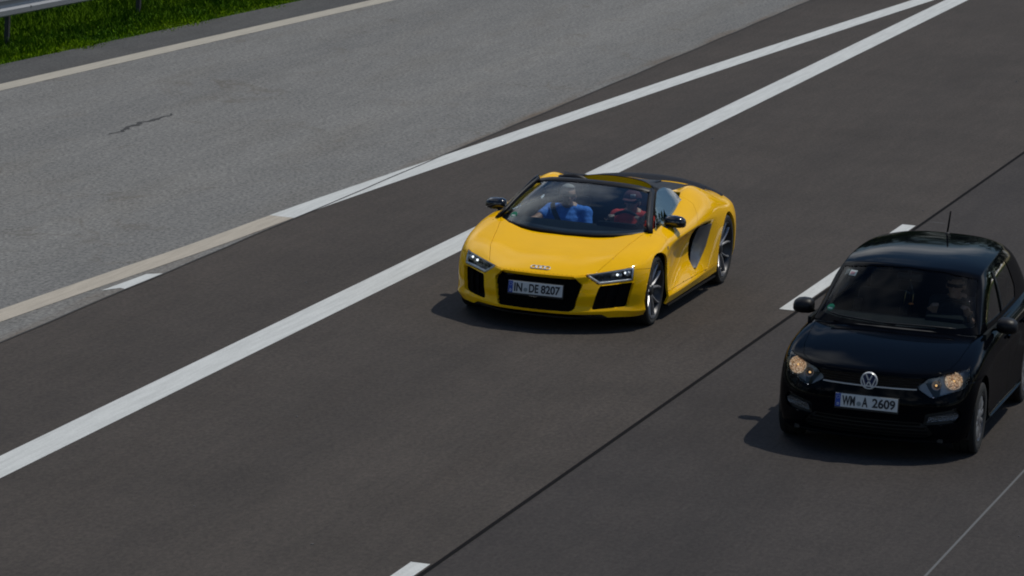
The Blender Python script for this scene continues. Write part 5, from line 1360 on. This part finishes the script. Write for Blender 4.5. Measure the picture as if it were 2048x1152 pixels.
    bm.transform(Matrix.Translation(hp_(0, -.008, .036)) @ Rm @ Matrix.Diagonal((.084 * hs, .096 * hs, .092 * hs, 1)))
    bmesh.ops.delete(bm, geom=[v for v in bm.verts if (v.co - h).dot(u) < (hairline if (v.co - h).dot(f) > -.01 else -.035) * hs + .004 * math.sin(40 * v.co.x)], context='VERTS')
    r2 = bmesh.ops.solidify(bm, geom=bm.faces[:], thickness=.006); bmobj('hair', bm, hair, body, True)
    if shades:
        V = []; n = 9
        cols = [[hp_(.078 * math.sin(a), .018 + .070 * math.cos(a), z) for z in (.004, .022, .034)] for a in [rad(-62 + 124 * k / (n - 1)) for k in range(n)]]
        me = mesh_py('sunglasses', *surf_sheet(cols, .005)); clean(me); sg_ = link('sunglasses', me, 'shades', body, True)
        for k in (-1, 1): poly_tube([hp_(.070 * k, .05, .028), hp_(.082 * k, .0, .024), hp_(.080 * k, -.04, .010)], .003, 'shades', 'temple', sg_, seg=5)
    if cap:
        bm = bmesh.new(); bmesh.ops.create_uvsphere(bm, u_segments=20, v_segments=14, radius=1.); bm.transform(Matrix.Translation(hp_(0, -.004, .048)) @ Rm @ Matrix.Diagonal((.091 * hs, .103 * hs, .088 * hs, 1)))
        bmesh.ops.delete(bm, geom=[v for v in bm.verts if (v.co - h).dot(u) < .042 * hs], context='VERTS'); bmesh.ops.solidify(bm, geom=bm.faces[:], thickness=.005); cp_ = bmobj('cap', bm, cap[0], body, True)
        cols = [[hp_(.082 * math.sin(a), .02 + (.078 + t * .075) * math.cos(a * .9), .050 - t * .018) for t in (0, .5, 1.)] for a in [rad(-58 + 116 * k / 8) for k in range(9)]]
        me = mesh_py('cap_peak', *surf_sheet(cols, .006)); clean(me); link('cap_peak', me, cap[0], cp_, True)
        cols = [[hp_(.088 * math.sin(a), .004 + .103 * math.cos(a), z) for z in (.062, .085, .100)] for a in [rad(8 + 34 * k / 4) for k in range(5)]]  # sunlit side of the cap, painted on as a pale patch
        me = mesh_py('cap_sunlit_patch', *surf_sheet(cols, .004)); clean(me); link('cap_sunlit_patch', me, cap[1], cp_, True)
    return body
def belt(body, pts, w=.024):
    P = [Vector(p_) for p_ in spline(pts, 14)]; cols = []
    for i, p_ in enumerate(P):
        d = (P[min(i + 1, 14)] - P[max(i - 1, 0)]).normalized(); s_ = d.cross(Vector((0, -1, .35))).normalized() * w; cols.append([p_ - s_, p_ + s_])
    me = mesh_py('seat_belt', *surf_sheet(cols, .004)); clean(me); link('seat_belt', me, 'belt', body)
pas = person('person in blue polo shirt and sunglasses, passenger of the yellow open car', R8P, (-.325, 1.27, .928), .45, .06, ((-.505, 1.33, .775), (-.155, 1.33, .775)), ((-.610, 1.13, .690), (-.085, 1.20, .560)), ((-.655, .88, .710), (-.215, 1.00, .500)),
       (-.35, 1.22, .40), ((-.47, .82, .46), (-.25, .82, .46)), ((-.45, .50, .28), (-.27, .50, .28)), 'shirt_blue', 'hair_grey', hs=.95, hairline=.085, sleeve=.50, hand_dirs=(((.15, -1, -.05), (0, 0, -1), .5), ((-1, -.6, -.1), (0, 0, -1), .5)))
belt(pas, [(-.475, 1.275, .855), (-.45, 1.215, .80), (-.36, 1.150, .68), (-.25, 1.120, .56), (-.16, 1.14, .46)])
drv = person('person in red shirt and dark cap at the wheel of the yellow open car', R8P, (.325, 1.24, .938), -.1, .03, ((.165, 1.30, .785), (.475, 1.30, .785)), ((.155, 1.10, .640), (.540, 1.08, .660)), ((.222, .86, .775), (.522, .85, .785)),
       (.35, 1.20, .40), ((.24, .82, .46), (.47, .82, .46)), ((.26, .50, .28), (.45, .50, .28)), 'shirt_red', 'hair', cap=('cap_dark', 'cap_sunlit'), hs=.93, hand_dirs=(((.1, -.5, 1), (.4, -1, 0), 1.1), ((-.1, -.5, 1), (-.4, -1, 0), 1.1)))
belt(drv, [(.490, 1.245, .855), (.46, 1.185, .80), (.36, 1.115, .68), (.25, 1.085, .56)])
hdv = person('person in dark top and sunglasses driving the black hatchback', PO, (.338, 1.27, 1.165), -.05, .0, ((.175, 1.34, 1.005), (.515, 1.34, 1.005)), ((.155, 1.17, .84), (.560, 1.15, .84)), ((.205, 1.02, .96), (.495, 1.02, .96)),
       (.35, 1.34, .56), ((.24, .92, .62), (.46, .92, .62)), ((.26, .66, .38), (.45, .66, .38)), 'shirt_dark', 'hair', hs=1.0, hand_dirs=(((.1, -.5, 1), (.4, -1, 0), 1.1), ((-.1, -.5, 1), (-.4, -1, 0), 1.1)))
hdv.rotation_euler.z = PYAW
